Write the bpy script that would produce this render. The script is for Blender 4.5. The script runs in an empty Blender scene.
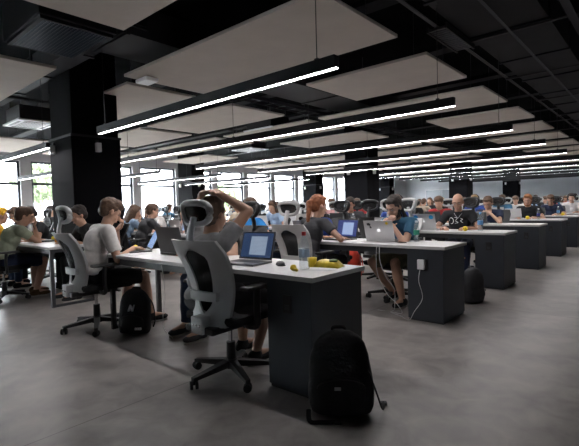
import bpy, bmesh, math, random
from mathutils import Vector, Matrix, Euler, noise
PI = math.pi
V = Vector
col = bpy.context.scene.collection
random.seed(7)

# ------------------------------------------------------------------ materials
MATS = {}
def mat(name, color, rough=.6, metal=0., var=0., scale=8., emis=None, estr=0., bump=0., spec=.5, alpha=None, trans=0.):
    if name in MATS: return MATS[name]
    m = bpy.data.materials.new(name); m.use_nodes = True
    nt = m.node_tree; b = nt.nodes['Principled BSDF']
    b.inputs['Roughness'].default_value = rough; b.inputs['Metallic'].default_value = metal
    b.inputs['Specular IOR Level'].default_value = spec
    c = (*color, 1)
    b.inputs['Base Color'].default_value = c
    tc = nt.nodes.new('ShaderNodeTexCoord')
    if var > 0 or bump > 0:
        n = nt.nodes.new('ShaderNodeTexNoise'); n.inputs['Scale'].default_value = scale; n.inputs['Detail'].default_value = 5
        nt.links.new(tc.outputs['Object'], n.inputs['Vector'])
        if var > 0:
            r = nt.nodes.new('ShaderNodeValToRGB')
            r.color_ramp.elements[0].position = .3; r.color_ramp.elements[1].position = .7
            r.color_ramp.elements[0].color = (*[max(0, x*(1-var)) for x in color], 1)
            r.color_ramp.elements[1].color = (*[min(1, x*(1+var)) for x in color], 1)
            nt.links.new(n.outputs['Fac'], r.inputs['Fac']); nt.links.new(r.outputs['Color'], b.inputs['Base Color'])
        if bump > 0:
            bp = nt.nodes.new('ShaderNodeBump'); bp.inputs['Strength'].default_value = bump; bp.inputs['Distance'].default_value = .01
            nt.links.new(n.outputs['Fac'], bp.inputs['Height']); nt.links.new(bp.outputs['Normal'], b.inputs['Normal'])
    if emis: b.inputs['Emission Color'].default_value = (*emis, 1); b.inputs['Emission Strength'].default_value = estr
    if trans: b.inputs['Transmission Weight'].default_value = trans
    MATS[name] = m
    return m

def mat_floor():
    m = bpy.data.materials.new('polished_concrete'); m.use_nodes = True; nt = m.node_tree; b = nt.nodes['Principled BSDF']
    tc = nt.nodes.new('ShaderNodeTexCoord')
    def noi(s, d, dist=0):
        n = nt.nodes.new('ShaderNodeTexNoise'); n.inputs['Scale'].default_value = s; n.inputs['Detail'].default_value = d
        n.inputs['Distortion'].default_value = dist; nt.links.new(tc.outputs['Object'], n.inputs['Vector']); return n
    a = noi(1.3, 10, 1.6); c = noi(6, 12, .8)
    mx = nt.nodes.new('ShaderNodeMix'); mx.data_type = 'FLOAT'; mx.inputs[0].default_value = .5
    nt.links.new(a.outputs['Fac'], mx.inputs[2]); nt.links.new(c.outputs['Fac'], mx.inputs[3])
    r = nt.nodes.new('ShaderNodeValToRGB'); e = r.color_ramp.elements
    e[0].position = .32; e[0].color = (.17, .155, .145, 1); e[1].position = .70; e[1].color = (.42, .385, .36, 1)
    nt.links.new(mx.outputs[0], r.inputs['Fac'])
    # saw-cut joints of the slab
    sep = nt.nodes.new('ShaderNodeSeparateXYZ'); nt.links.new(tc.outputs['Object'], sep.inputs[0])
    br = nt.nodes.new('ShaderNodeTexBrick'); br.offset = 0; br.inputs['Scale'].default_value = 1
    br.inputs['Brick Width'].default_value = 6; br.inputs['Row Height'].default_value = 6; br.inputs['Mortar Size'].default_value = .004
    br.inputs['Color1'].default_value = br.inputs['Color2'].default_value = (1, 1, 1, 1); br.inputs['Mortar'].default_value = (.45, .45, .45, 1)
    mp = nt.nodes.new('ShaderNodeMapping'); mp.inputs['Location'].default_value = (2.4, 1.1, 0)
    nt.links.new(tc.outputs['Object'], mp.inputs[0]); nt.links.new(mp.outputs[0], br.inputs['Vector'])
    mu = nt.nodes.new('ShaderNodeMix'); mu.data_type = 'RGBA'; mu.blend_type = 'MULTIPLY'; mu.inputs[0].default_value = 1
    nt.links.new(r.outputs['Color'], mu.inputs[6]); nt.links.new(br.outputs['Color'], mu.inputs[7])
    nt.links.new(mu.outputs[2], b.inputs['Base Color'])
    rr = nt.nodes.new('ShaderNodeMapRange'); rr.inputs[3].default_value = .22; rr.inputs[4].default_value = .5
    nt.links.new(c.outputs['Fac'], rr.inputs[0]); nt.links.new(rr.outputs[0], b.inputs['Roughness'])
    return m

def mat_screen(name, c1, c2, lines=True, strength=.13):
    m = bpy.data.materials.new(name); m.use_nodes = True; nt = m.node_tree; b = nt.nodes['Principled BSDF']
    b.inputs['Base Color'].default_value = (.01, .01, .01, 1); b.inputs['Roughness'].default_value = .25
    tc = nt.nodes.new('ShaderNodeTexCoord')
    sep = nt.nodes.new('ShaderNodeSeparateXYZ'); nt.links.new(tc.outputs['Generated'], sep.inputs[0])
    def band(out, lo, hi):
        a = nt.nodes.new('ShaderNodeMath'); a.operation = 'GREATER_THAN'; a.inputs[1].default_value = lo; nt.links.new(out, a.inputs[0])
        c = nt.nodes.new('ShaderNodeMath'); c.operation = 'LESS_THAN'; c.inputs[1].default_value = hi; nt.links.new(out, c.inputs[0])
        d = nt.nodes.new('ShaderNodeMath'); d.operation = 'MULTIPLY'; nt.links.new(a.outputs[0], d.inputs[0]); nt.links.new(c.outputs[0], d.inputs[1]); return d
    x = band(sep.outputs[0], .28, .82); y = band(sep.outputs[2], .1, .86)
    w = nt.nodes.new('ShaderNodeMath'); w.operation = 'MULTIPLY'; nt.links.new(x.outputs[0], w.inputs[0]); nt.links.new(y.outputs[0], w.inputs[1])
    mx = nt.nodes.new('ShaderNodeMix'); mx.data_type = 'RGBA'; mx.inputs[6].default_value = (*c1, 1)
    if lines:
        wv = nt.nodes.new('ShaderNodeTexWave'); wv.bands_direction = 'Z'; wv.inputs['Scale'].default_value = 6; wv.inputs['Distortion'].default_value = 1.5
        nt.links.new(tc.outputs['Generated'], wv.inputs['Vector'])
        m2 = nt.nodes.new('ShaderNodeMix'); m2.data_type = 'RGBA'; m2.inputs[6].default_value = (*c2, 1)
        m2.inputs[7].default_value = (*[v*.45 for v in c2], 1)
        mr = nt.nodes.new('ShaderNodeMath'); mr.operation = 'MULTIPLY'; mr.inputs[1].default_value = .55; nt.links.new(wv.outputs['Fac'], mr.inputs[0])
        nt.links.new(mr.outputs[0], m2.inputs[0]); nt.links.new(m2.outputs[2], mx.inputs[7])
    else: mx.inputs[7].default_value = (*c2, 1)
    nt.links.new(w.outputs[0], mx.inputs[0]); nt.links.new(mx.outputs[2], b.inputs['Emission Color'])
    b.inputs['Emission Strength'].default_value = strength
    return m

def mat_glass():
    m = bpy.data.materials.new('window_glass'); m.use_nodes = True; nt = m.node_tree
    out = nt.nodes['Material Output']; nt.nodes.remove(nt.nodes['Principled BSDF'])
    t = nt.nodes.new('ShaderNodeBsdfTransparent'); t.inputs[0].default_value = (.95, .97, .97, 1)
    g = nt.nodes.new('ShaderNodeBsdfGlossy'); g.inputs['Roughness'].default_value = .03
    mx = nt.nodes.new('ShaderNodeMixShader'); mx.inputs[0].default_value = .07
    nt.links.new(t.outputs[0], mx.inputs[1]); nt.links.new(g.outputs[0], mx.inputs[2]); nt.links.new(mx.outputs[0], out.inputs[0])
    return m
def mat_clear(name, tint, f=.2):
    m = bpy.data.materials.new(name); m.use_nodes = True; nt = m.node_tree
    out = nt.nodes['Material Output']; p = nt.nodes['Principled BSDF']; p.inputs['Base Color'].default_value = (*tint, 1); p.inputs['Roughness'].default_value = .08
    t = nt.nodes.new('ShaderNodeBsdfTransparent'); t.inputs[0].default_value = (.93, .96, .97, 1)
    mx = nt.nodes.new('ShaderNodeMixShader'); mx.inputs[0].default_value = f
    nt.links.new(t.outputs[0], mx.inputs[1]); nt.links.new(p.outputs[0], mx.inputs[2]); nt.links.new(mx.outputs[0], out.inputs[0])
    return m
def mat_mesh(name, c):   # woven see-through net of the chairs: tiny holes in the weave
    m = bpy.data.materials.new(name); m.use_nodes = True; nt = m.node_tree
    out = nt.nodes['Material Output']; p = nt.nodes['Principled BSDF']; p.inputs['Base Color'].default_value = (*c, 1); p.inputs['Roughness'].default_value = .8
    t = nt.nodes.new('ShaderNodeBsdfTransparent')
    mx = nt.nodes.new('ShaderNodeMixShader'); mx.inputs[0].default_value = .82
    nt.links.new(t.outputs[0], mx.inputs[1]); nt.links.new(p.outputs[0], mx.inputs[2]); nt.links.new(mx.outputs[0], out.inputs[0])
    return m

M_floor = mat_floor(); M_glass = mat_glass()
M_wall = mat('pale_grey_wall', (.50, .51, .54), .8, var=.03, scale=2)
M_pier = mat('grey_plaster', (.58, .58, .60), .8, var=.04, scale=3)
M_slab = mat('dark_ceiling', (.006, .006, .007), 1, var=.3, scale=3, spec=.05)
M_duct = mat('black_duct_paint', (.008, .008, .010), .7, var=.25, scale=4, spec=.25)
M_duct2 = mat('charcoal_sheet_metal', (.018, .017, .019), .6, var=.15, scale=4, spec=.3)
M_steelp = mat('dull_pipe_metal', (.04, .04, .045), .5, metal=.3)
M_panel = mat('pale_acoustic_board', (.50, .44, .38), .9, var=.05, scale=2.5, bump=.15)
M_panel_edge = M_panel
M_col = mat('black_column_paint', (.003, .003, .0035), .9, spec=.05, var=.15, scale=5)
M_clad = mat('charcoal_column_cladding', (.004, .004, .0052), .85, spec=.08, var=.08, scale=3)
M_white = mat('white_plastic', (.78, .78, .78), .45)
M_lampbody = mat('black_lamp_housing', (.008, .008, .01), .6, spec=.25)
M_lamp = mat('lamp_diffuser', (.9, .9, .9), .5, emis=(1, .97, .98), estr=15)
M_top = mat('white_laminate', (.66, .65, .65), .35, var=.02, scale=30)
M_desk = mat('slate_laminate', (.026, .031, .040), .5, var=.06, scale=6)
M_deskleg = mat('black_powder_steel', (.03, .032, .036), .45)
M_grey = mat('grey_chair_plastic', (.48, .48, .48), .5, var=.03, scale=9)
M_lgrey = mat('light_chair_plastic', (.62, .60, .59), .5)
M_net = mat_mesh('black_chair_net', (.012, .012, .013))
M_gnet = mat_mesh('grey_chair_net', (.24, .25, .26))
M_blk = mat('black_plastic', (.014, .014, .015), .45)
M_blkfab = mat('black_fabric', (.008, .008, .009), .9, var=.25, scale=60, bump=.3)
M_chrome = mat('chrome', (.6, .6, .6), .2, metal=1)
M_rubber = mat('black_rubber', (.02, .02, .02), .7)
M_alu = mat('brushed_aluminium', (.55, .55, .56), .35, metal=.6)
M_dalu = mat('dark_laptop_shell', (.03, .03, .032), .4)
M_galu = mat('space_grey_shell', (.16, .16, .17), .35, metal=.5)
M_scr_doc = mat_screen('screen_document', (.03, .06, .14), (.36, .46, .62))
M_scr_blue = mat_screen('screen_pale_blue', (.30, .48, .85), (.33, .5, .88), False, .13)
M_scr_page = mat_screen('screen_page', (.04, .06, .22), (.42, .54, .85), False, .14)
M_scr_off = mat('screen_dark', (.01, .01, .012), .2)
M_skin = mat('skin', (.50, .29, .20), .55, var=.06, scale=14)
M_skin2 = mat('tanned_skin', (.40, .22, .15), .55, var=.06, scale=14)
M_yellow = mat('yellow_rubber', (.85, .60, .02), .5)
M_paper = mat('white_paper', (.82, .82, .82), .8)
M_eye = mat('eye_dark', (.03, .02, .02), .3)
M_eyew = mat('eye_white', (.34, .29, .27), .4)
M_lip = mat('lips', (.42, .17, .14), .5)
M_logo = mat('white_mark', (.85, .85, .85), .5)
HAIR = {k: mat('hair_'+k, c, .7, var=.35, scale=40, bump=.5) for k, c in dict(dark=(.022, .015, .012), brown=(.085, .045, .025), auburn=(.22, .07, .025), blond=(.33, .21, .10), ginger=(.26, .10, .035), grey=(.25, .24, .23)).items()}
CL = {k: mat('cloth_'+k, c, .9, var=.10, scale=25, bump=.25) for k, c in {
    'grey': (.27, .27, .275), 'white': (.62, .59, .57), 'light green': (.36, .40, .29), 'dark grey': (.045, .045, .05), 'black': (.013, .013, .015),
    'navy': (.018, .026, .06), 'blue': (.02, .21, .55), 'royal blue': (.022, .055, .24), 'teal': (.03, .10, .17), 'red': (.35, .03, .03), 'yellow': (.75, .42, .02),
    'pale blue': (.28, .38, .52), 'olive': (.10, .09, .05), 'beige': (.42, .34, .26), 'brown': (.09, .05, .02), 'jeans': (.022, .04, .085), 'pink': (.5, .28, .28)}.items()}

# ------------------------------------------------------------------ mesh helpers
def obj(name, bm, m, parent=None, smooth=False, loc=None, rot=None):
    me = bpy.data.meshes.new(name)
    if isinstance(bm, bpy.types.Mesh): me = bm
    else:
        bmesh.ops.recalc_face_normals(bm, faces=bm.faces); bm.to_mesh(me); bm.free()
    if not me.materials and m: me.materials.append(m)
    if smooth:
        for p in me.polygons: p.use_smooth = True
    o = bpy.data.objects.new(name, me); col.objects.link(o)
    if parent: o.parent = parent
    if loc: o.location = loc
    if rot: o.rotation_euler = rot
    return o
def tag(o, label=None, cat=None, group=None, kind=None):
    if label: o['label'] = label
    if cat: o['category'] = cat
    if group: o['group'] = group
    if kind: o['kind'] = kind
    return o
def thing(name, label, cat, loc=(0, 0, 0), rz=0, group=None):
    o = bpy.data.objects.new(name, None); o.empty_display_size = .1; col.objects.link(o)
    o.location = loc; o.rotation_euler = (0, 0, rz)
    return tag(o, label, cat, group)
def copy_tree(o, parent=None):
    c = o.copy(); col.objects.link(c)
    if parent: c.parent = parent; c.matrix_parent_inverse = o.matrix_parent_inverse.copy()
    for ch in list(o.children): copy_tree(ch, c)
    return c
def box(bm, x0, x1, y0, y1, z0, z1, M=None, bev=0):
    vs = [bm.verts.new((x, y, z)) for x in (x0, x1) for y in (y0, y1) for z in (z0, z1)]
    if M:
        for v in vs: v.co = M @ v.co
    fs = [bm.faces.new([vs[i] for i in f]) for f in ((0, 1, 3, 2), (4, 6, 7, 5), (0, 4, 5, 1), (2, 3, 7, 6), (0, 2, 6, 4), (1, 5, 7, 3))]
    if bev:
        es = list({e for f in fs for e in f.edges}); bmesh.ops.bevel(bm, geom=es, offset=bev, segments=2, affect='EDGES', profile=.6)
def B(*a, **k):
    bm = bmesh.new(); box(bm, *a, **k); return bm
def frame_of(d):
    d = d.normalized(); a = V((0, 0, 1)) if abs(d.z) < .9 else V((1, 0, 0))
    s = d.cross(a).normalized(); return s, s.cross(d)
def cone(bm, a, b, ra, rb, n=14, flat=1.0, up=None):
    a = V(a); b = V(b); s, t = frame_of(b-a)
    if up: t = V(up); t = (t-(b-a).normalized()*t.dot((b-a).normalized())).normalized(); s = (b-a).normalized().cross(t)
    r0 = [bm.verts.new(a+s*math.cos(2*PI*i/n)*ra+t*math.sin(2*PI*i/n)*ra*flat) for i in range(n)]
    r1 = [bm.verts.new(b+s*math.cos(2*PI*i/n)*rb+t*math.sin(2*PI*i/n)*rb*flat) for i in range(n)]
    for i in range(n): bm.faces.new((r0[i], r0[(i+1) % n], r1[(i+1) % n], r1[i]))
    bm.faces.new(r0[::-1]); bm.faces.new(r1)
def uvs(bm, n, m, M):
    top = bm.verts.new(M @ V((0, 0, 1))); bot = bm.verts.new(M @ V((0, 0, -1))); R = []
    for j in range(1, m):
        a = PI*j/m; R.append([bm.verts.new(M @ V((math.sin(a)*math.cos(2*PI*i/n), math.sin(a)*math.sin(2*PI*i/n), math.cos(a)))) for i in range(n)])
    for i in range(n):
        bm.faces.new((top, R[0][i], R[0][(i+1) % n])); bm.faces.new((bot, R[-1][(i+1) % n], R[-1][i]))
        for a, b in zip(R, R[1:]): bm.faces.new((a[i], b[i], b[(i+1) % n], a[(i+1) % n]))
def ell(bm, c, r, R=None, seg=16):
    M = Matrix.Translation(V(c)) @ (R.to_4x4() if R else Matrix.Identity(4)) @ Matrix.Diagonal((*r, 1))
    uvs(bm, seg, max(6, seg*2//3), M)
def cap(bm, a, b, ra, rb, n=14):
    cone(bm, a, b, ra, rb, n); ell(bm, a, (ra,)*3, seg=n); ell(bm, b, (rb,)*3, seg=n)
def tube(bm, pts, r, n=8, closed=False, flat=1.0):
    pts = [V(p) for p in pts]; rings = []; N = len(pts); prev = None
    for i, p in enumerate(pts):
        d = (pts[(i+1) % N]-pts[i-1]) if closed else (pts[min(i+1, N-1)]-pts[max(i-1, 0)])
        d.normalize()
        if prev is None: s, t = frame_of(d)
        else:
            s = (prev-d*prev.dot(d)).normalized(); t = d.cross(s)
        prev = s; rr = r[i] if isinstance(r, (list, tuple)) else r
        rings.append([bm.verts.new(p+s*math.cos(2*PI*k/n)*rr+t*math.sin(2*PI*k/n)*rr*flat) for k in range(n)])
    for i in range(N if closed else N-1):
        a, b = rings[i], rings[(i+1) % N]
        for k in range(n): bm.faces.new((a[k], a[(k+1) % n], b[(k+1) % n], b[k]))
    if not closed: bm.faces.new(rings[0][::-1]); bm.faces.new(rings[-1])
def spline(pts, n=6):
    pts = [V(p) for p in pts]; out = []
    P = [pts[0]]+pts+[pts[-1]]
    for i in range(1, len(P)-2):
        for k in range(n):
            t = k/n; a, b, c, d = P[i-1:i+3]
            out.append(.5*((2*b)+(c-a)*t+(2*a-5*b+4*c-d)*t*t+(3*b-a-3*c+d)*t**3))
    return out+[pts[-1]]
def lathe(bm, prof, n=20, c=(0, 0, 0)):
    rings = []
    for r, z in prof: rings.append([bm.verts.new((c[0]+math.cos(2*PI*k/n)*r, c[1]+math.sin(2*PI*k/n)*r, c[2]+z)) for k in range(n)])
    for a, b in zip(rings, rings[1:]):
        for k in range(n): bm.faces.new((a[k], a[(k+1) % n], b[(k+1) % n], b[k]))
    bm.faces.new(rings[0][::-1]); bm.faces.new(rings[-1])
TS = bpy.data.scenes.new('mesh_bench')
def remesh(bm, vox, smooth=4, amp=0, fs=10, seed=0):
    bmesh.ops.recalc_face_normals(bm, faces=bm.faces)
    me = bpy.data.meshes.new('t'); bm.to_mesh(me); bm.free()
    o = bpy.data.objects.new('t', me); TS.collection.objects.link(o)
    r = o.modifiers.new('r', 'REMESH'); r.mode = 'VOXEL'; r.voxel_size = vox; r.use_smooth_shade = True
    if smooth:
        s = o.modifiers.new('s', 'SMOOTH'); s.factor = .5; s.iterations = smooth
    with bpy.context.temp_override(scene=TS, view_layer=TS.view_layers[0]):
        dg = bpy.context.evaluated_depsgraph_get(); dg.update()
        out = bpy.data.meshes.new_from_object(o.evaluated_get(dg))
    bpy.data.objects.remove(o); bpy.data.meshes.remove(me)
    if amp:
        off = V((seed*3.1, seed*1.7, 0))
        ns = [v.normal.copy() for v in out.vertices]
        for v, nn in zip(out.vertices, ns): v.co += nn*amp*noise.noise(v.co*fs+off)
    for p in out.polygons: p.use_smooth = True
    return out
def poly_extrude(bm, pts, th, M=None):   # outline in the xz plane, thickness along y
    a = [bm.verts.new((x, 0, z)) for x, z in pts]; b = [bm.verts.new((x, th, z)) for x, z in pts]
    if M:
        for v in a+b: v.co = M @ v.co
    n = len(pts)
    bm.faces.new(a); bm.faces.new(b[::-1])
    for i in range(n): bm.faces.new((a[i], b[i], b[(i+1) % n], a[(i+1) % n]))

# ------------------------------------------------------------------ the setting
XW, YB, XR, YN, HC = -16.0, 32.6, 4.0, -6.0, 3.45
def struct(name, bm, m, parent=None):
    o = obj(name, bm, m, parent)
    if not parent: o['kind'] = 'structure'
    return o
struct('floor', B(XW-.3, XR+.3, YN-.3, YB+.3, -.2, 0), M_floor)
struct('ceiling', B(XW-.3, XR+.3, YN-.3, YB+.3, HC, HC+.25), M_slab)
struct('wall_back', B(XW-.3, XR+.3, YB, YB+.3, 0, HC), M_wall)
struct('wall_right', B(XR, XR+.3, YN, YB, 0, HC), M_wall)
struct('wall_near', B(XW, XR, YN-.3, YN, 0, HC), M_wall)
# window wall: piers, sill band and head band, one window per bay
WT, WB = 2.85, .45
bm = bmesh.new(); box(bm, XW-.3, XW, YN, YB, 0, WB); box(bm, XW-.3, XW, YN, YB, WT, HC)
starts = []; y = 5.3-2*5
while y+1.7 < YB-.05: starts.append(y); y += 1.985
prev = YN
for s in starts:
    box(bm, XW-.3, XW, prev, s, WB, WT); prev = s+1.66
box(bm, XW-.3, XW, prev, YB, WB, WT)
struct('wall_left', bm, M_pier)
M_wf = mat('dark_window_frame', (.05, .055, .07), .5)
for i, s in enumerate(starts):
    t = thing('window_%d' % (i+1), None, None, (XW-.12, s, 0)); t['kind'] = 'structure'
    bm = bmesh.new(); w = 1.66; f = .07
    box(bm, -.04, .04, 0, w, WB, WB+f); box(bm, -.04, .04, 0, w, WT-f, WT); box(bm, -.04, .04, 0, f, WB+f, WT-f); box(bm, -.04, .04, w-f, w, WB+f, WT-f)
    box(bm, -.035, .035, f, w-f, 2.06, 2.14)
    obj('window_frame', bm, M_wf, t)
    obj('pane', B(-.006, .006, f, w-f, WB+f, 2.06), M_glass, t); obj('pane', B(-.006, .006, f, w-f, 2.14, WT-f), M_glass, t)
# door in the back wall with its grey glazed leaf
t = thing('door_1', None, None, (-13.0, YB, 0)); t['kind'] = 'structure'
M_doorg = mat('grey_door_glass', (.22, .24, .27), .3)
obj('door_leaf', B(-1.25, -.02, -.045, -.003, .02, 2.0), M_doorg, t); obj('door_leaf', B(.02, 1.25, -.045, -.003, .02, 2.0), M_doorg, t)
bm = bmesh.new(); box(bm, -1.33, -1.25, -.07, -.003, .0, 2.08); box(bm, 1.25, 1.33, -.07, -.003, .0, 2.08); box(bm, -1.25, 1.25, -.07, -.003, 2.0, 2.08)
obj('door_frame', bm, M_pier, t)
bm = bmesh.new(); tube(bm, [(-.08, -.045, .95), (-.08, -.1, .95), (-.08, -.1, 1.25), (-.08, -.045, 1.25)], .012); obj('door_handle', bm, M_chrome, t)
struct('baseboard_back', B(XW, XR, YB-.015, YB-.001, .001, .09), M_wf)

# outside: pale facade, street trees
M_fac = mat('pale_facade', (.75, .76, .78), .8, var=.05, scale=.3)
bmf = bmesh.new(); box(bmf, -46, -38, -14, 60, -3, 4.2)
o = thing('neighbouring_building', 'long pale building across the street, seen through the windows', 'building', (0, 0, 0))
obj('facade', bmf, M_fac, o)
for k in range(14):
    obj('window', B(-38.02, -37.9, -10+k*4.8, -8.2+k*4.8, .5, 2.8), mat('pale_blue_glass', (.42, .5, .58), .2), o)
obj('roof_edge', B(-46.2, -37.7, -14.2, 60.2, 4.2, 4.45), M_pier, o)
struct('ground', B(-60, XW-.35, -30, 70, -3.2, -3.0), mat('pavement', (.4, .4, .4), .9, var=.1, scale=1))
M_leaf = mat('leaf_green', (.16, .20, .11), .8, var=.4, scale=9)
M_bark = mat('bark', (.12, .09, .07), .9, var=.3, scale=6, bump=.6)
def tree(x, y, h, r, sd, label):
    rnd = random.Random(sd)
    t = thing('street_tree', label, 'tree', (x, y, -3), 0, None)
    bm = bmesh.new(); tube(bm, spline([(0, 0, 0), (.05, .1, h*.3), (-.05, 0, h*.6), (0, .05, h*.85)], 4), [.16-.1*i/12 for i in range(13)])
    for k in range(6):
        a = rnd.uniform(0, 6.28); z = h*rnd.uniform(.45, .75); tube(bm, [(0, 0, z), (math.cos(a)*r*.6, math.sin(a)*r*.6, z+r*.5)], [.05, .015])
    obj('trunk', bm, M_bark, t)
    bm = bmesh.new()
    for k in range(900):
        a = rnd.uniform(0, 6.28); u = rnd.uniform(-1, 1); q = rnd.random()**.4*r
        p = V((math.cos(a)*math.sqrt(1-u*u)*q, math.sin(a)*math.sqrt(1-u*u)*q, h*.85+u*q*.8))
        s = rnd.uniform(.12, .28); R = Euler((rnd.uniform(0, 6), rnd.uniform(0, 6), 0)).to_matrix()
        vs = [bm.verts.new(p+R @ V(c)*s) for c in ((-1, 0, 0), (0, -.5, .1), (1, 0, 0), (0, .5, .1))]; bm.faces.new(vs)
    obj('crown', bm, M_leaf, t)
tree(-24, 8.2, 6.6, 1.3, 1, 'leafy green street tree outside, seen through the windows left of the nearest column')
tree(-27, 22.8, 5.6, 1.6, 3, 'street tree outside, seen behind the raised elbow of the man in grey')

# columns
def column(name_label, x, y, w, d):
    t = thing('column', name_label, 'column', (x, y, 0)); t['kind'] = 'structure'; 
    obj('shaft', B(-w+.02, -.02, .02, d-.02, 2.22, HC), M_col, t)
    obj('cladding', B(-w, 0, 0, d, .0, 2.2, bev=.008), M_clad, t)
    obj('corner_trim', B(-.028, .006, -.006, .028, .03, 2.18), M_col, t)
    bm = bmesh.new(); box(bm, -w-.012, .012, -.012, d+.012, 2.195, 2.225); obj('cap_rail', bm, M_duct2, t)
    for (cx, cy, rz) in ((-.0, d*.5, 0), (-w*.78, 0, -PI/2)):
        M = Matrix.Translation((cx, cy, 1.99)) @ Matrix.Rotation(rz, 4, 'Z')
        f = obj('wall_light', B(.0, .07, -.035, .035, 0, .13, M=M, bev=.01), M_white, t)
        obj('bracket', B(.0, .02, -.02, .02, .13, .17, M=M), M_duct2, f)
    obj('skirting', B(-w-.01, .01, -.01, d+.01, .001, .09), M_col, t)
cols = [(-6.15, 2.53), (-6.36, 10.62), (-6.3, 18.5), (-6.3, 26.5), (-13.9, 2.6), (-14.1, 10.3), (-14.1, 18.3), (-14.1, 26.4)]
names = ['nearest black column behind the man in the white T-shirt', 'black column behind the red-haired woman, second along the aisle', 'third black column along the aisle, behind the bald man',
         'farthest black column of the aisle line', 'black column at the far left outside the view of the desks', 'black column by the windows, above the head of the man in grey',
         'narrow looking black column by the windows, left of the second aisle column', 'farthest black column by the windows']
for i, (c, n) in enumerate(zip(cols, names)):
    if i == 4: continue
    column(n, c[0], c[1], .78 if c[0] > -10 else .95, .70 if i == 0 else .66)

# ------------------------------------------------------------------ ceiling furniture
ORD = ['first', 'second', 'third', 'fourth', 'fifth', 'sixth', 'seventh', 'eighth', 'ninth', 'tenth', 'eleventh', 'twelfth', 'thirteenth', 'fourteenth', 'fifteenth', 'sixteenth']
ZP = 2.85
npan = 0
HID_N = [3, 4, 39, 40, 41, 42, 47, 48, 49, 50, 55, 56, 57, 58]
def panel(x0, x1, y0, y1, label):
    global npan
    npan += 1
    if npan in HID_N: return
    t = thing('ceiling_panel', label, 'ceiling panel', ((x0+x1)/2, (y0+y1)/2, ZP), 0, 'pale acoustic panels hung under the ceiling')
    w, d = (x1-x0)/2, (y1-y0)/2
    obj('board', B(-w, w, -d, d, 0, .035, bev=.004), M_panel, t)
    bm = bmesh.new()
    for sx in (-1, 1):
        for sy in (-1, 1): tube(bm, [(sx*(w-.25), sy*(d-.2), .035), (sx*(w-.25), sy*(d-.2), HC-ZP)], .004, 5)
    obj('hanger', bm, M_steelp, t)
npan_unused = 0
for n in range(0, 15):
    far = 2.12+2.03*n; near = far-1.32 if n else far-1.9
    left = -5.22 if n % 2 else -3.88
    cx = [(left, -2.1)]
    if n > 1 or n == 0: cx += [(-8.1, -5.48)]
    else: cx += [(-8.05, -5.5)]
    cx += [(-11.0, -8.4)] if n not in (1, 4) else []
    cx += [(-13.9, -11.3)]
    for k, (a, b) in enumerate(cx):
        if n > 9 and k == 2: pass
        nr = 3.02 if (n == 1 and k == 1) else near
        panel(a, b, nr, far, 'pale acoustic ceiling panel, %s row from the camera, %s along the row from the aisle' % (ORD[n], ORD[k]))
# lamps
ZL = 2.04
def lamp(x0, x1, y, label):
    t = thing('pendant_lamp', label, 'pendant lamp', ((x0+x1)/2, y, ZL), 0, 'linear pendant lamps over the desks')
    w = (x1-x0)/2
    bm = bmesh.new(); box(bm, -w, w, -.027, .027, .006, .085, bev=.003); box(bm, -w, w, -.027, -.0175, 0, .007); box(bm, -w, w, .0175, .027, 0, .007)
    obj('housing', bm, M_lampbody, t)
    obj('diffuser', B(-w+.004, w-.004, -.017, .017, .0016, .0065), M_lamp, t)
    k = max(2, int(round((x1-x0)/2.4)))
    for i in range(k):
        px = -w+.16+(2*w-.32)*i/(k-1)
        bm = bmesh.new(); tube(bm, [(px, 0, .09), (px, 0, HC-ZL)], .0035, 5); box(bm, px-.015, px+.015, -.01, .01, .083, .10)
        obj('suspension_wire', bm, M_blk, t)
for r in range(0, 11):
    Y = 2.35 if r == 0 else 4.08+1.985*(r-1)
    segs = [(-4.96, -1.62), (-8.9, -6.5)] if r == 0 else ([(-8.12, -1.5), (-14.2, -9.6)] if r < 6 else [(-8.12, -1.5)])
    if r == 1: segs = [(-13.5, -1.50)]
    for k, (a, b) in enumerate(segs):
        if r == 1: lb = 'long black linear pendant lamp over the second desk row'
        else: lb = 'black linear pendant lamp over the %s desk row, %s' % (ORD[r], 'aisle side' if k == 0 else 'window side')
        lamp(a, b, Y, lb)
# cassette units
def cassette(x, y, label):
    t = thing('air_conditioner', label, 'air conditioner', (x, y, 2.86), 0)
    obj('panel', B(-.45, .45, -.35, .35, 0, .03, bev=.006), M_white, t)
    obj('body', B(-.38, .38, -.3, .3, .03, .3), M_duct2, t)
    bm = bmesh.new()
    for sx in (-1, 1): box(bm, sx*.36-.03, sx*.36+.03, -.22, .22, -.004, .002)
    for sy in (-1, 1): box(bm, -.28, .28, sy*.28-.025, sy*.28+.025, -.004, .002)
    obj('air_slot', bm, M_blk, t)
    bm = bmesh.new(); box(bm, -.26, .26, -.19, .19, -.006, .002)
    for sx in (-1, 1):
        for sy in (-1, 1): obj('drop_rod', B(sx*.32-.006, sx*.32+.006, sy*.25-.006, sy*.25+.006, .3, HC-2.86), M_steelp, t)
    obj('grille', bm, mat('grey_grille', (.4, .4, .42), .6), t)
    bm = bmesh.new()
    for k in range(8): box(bm, -.25, .25, -.17+.046*k, -.16+.046*k, -.010, -.005)
    obj('slat', bm, M_white, t)
cassette(-9.4, 3.1, 'white ceiling cassette air conditioner left of the nearest column')
cassette(-6.9, 7.2, 'white ceiling cassette air conditioner over the fourth desk row')
cassette(-9.6, 9.2, 'white ceiling cassette air conditioner farther along near the windows')
# wireless access point at the corner of the second panel
t = thing('access_point', 'small white wireless access point under the corner of a ceiling panel', 'access point', (-5.05, 3.05, 2.78))
obj('body', B(-.13, .13, -.09, .09, 0, .05, bev=.015), M_white, t); obj('bracket', B(-.05, .05, -.04, .04, .05, .07), M_steelp, t); obj('drop_rod', B(-.006, .006, -.006, .006, .07, HC-2.78), M_steelp, t)
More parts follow.
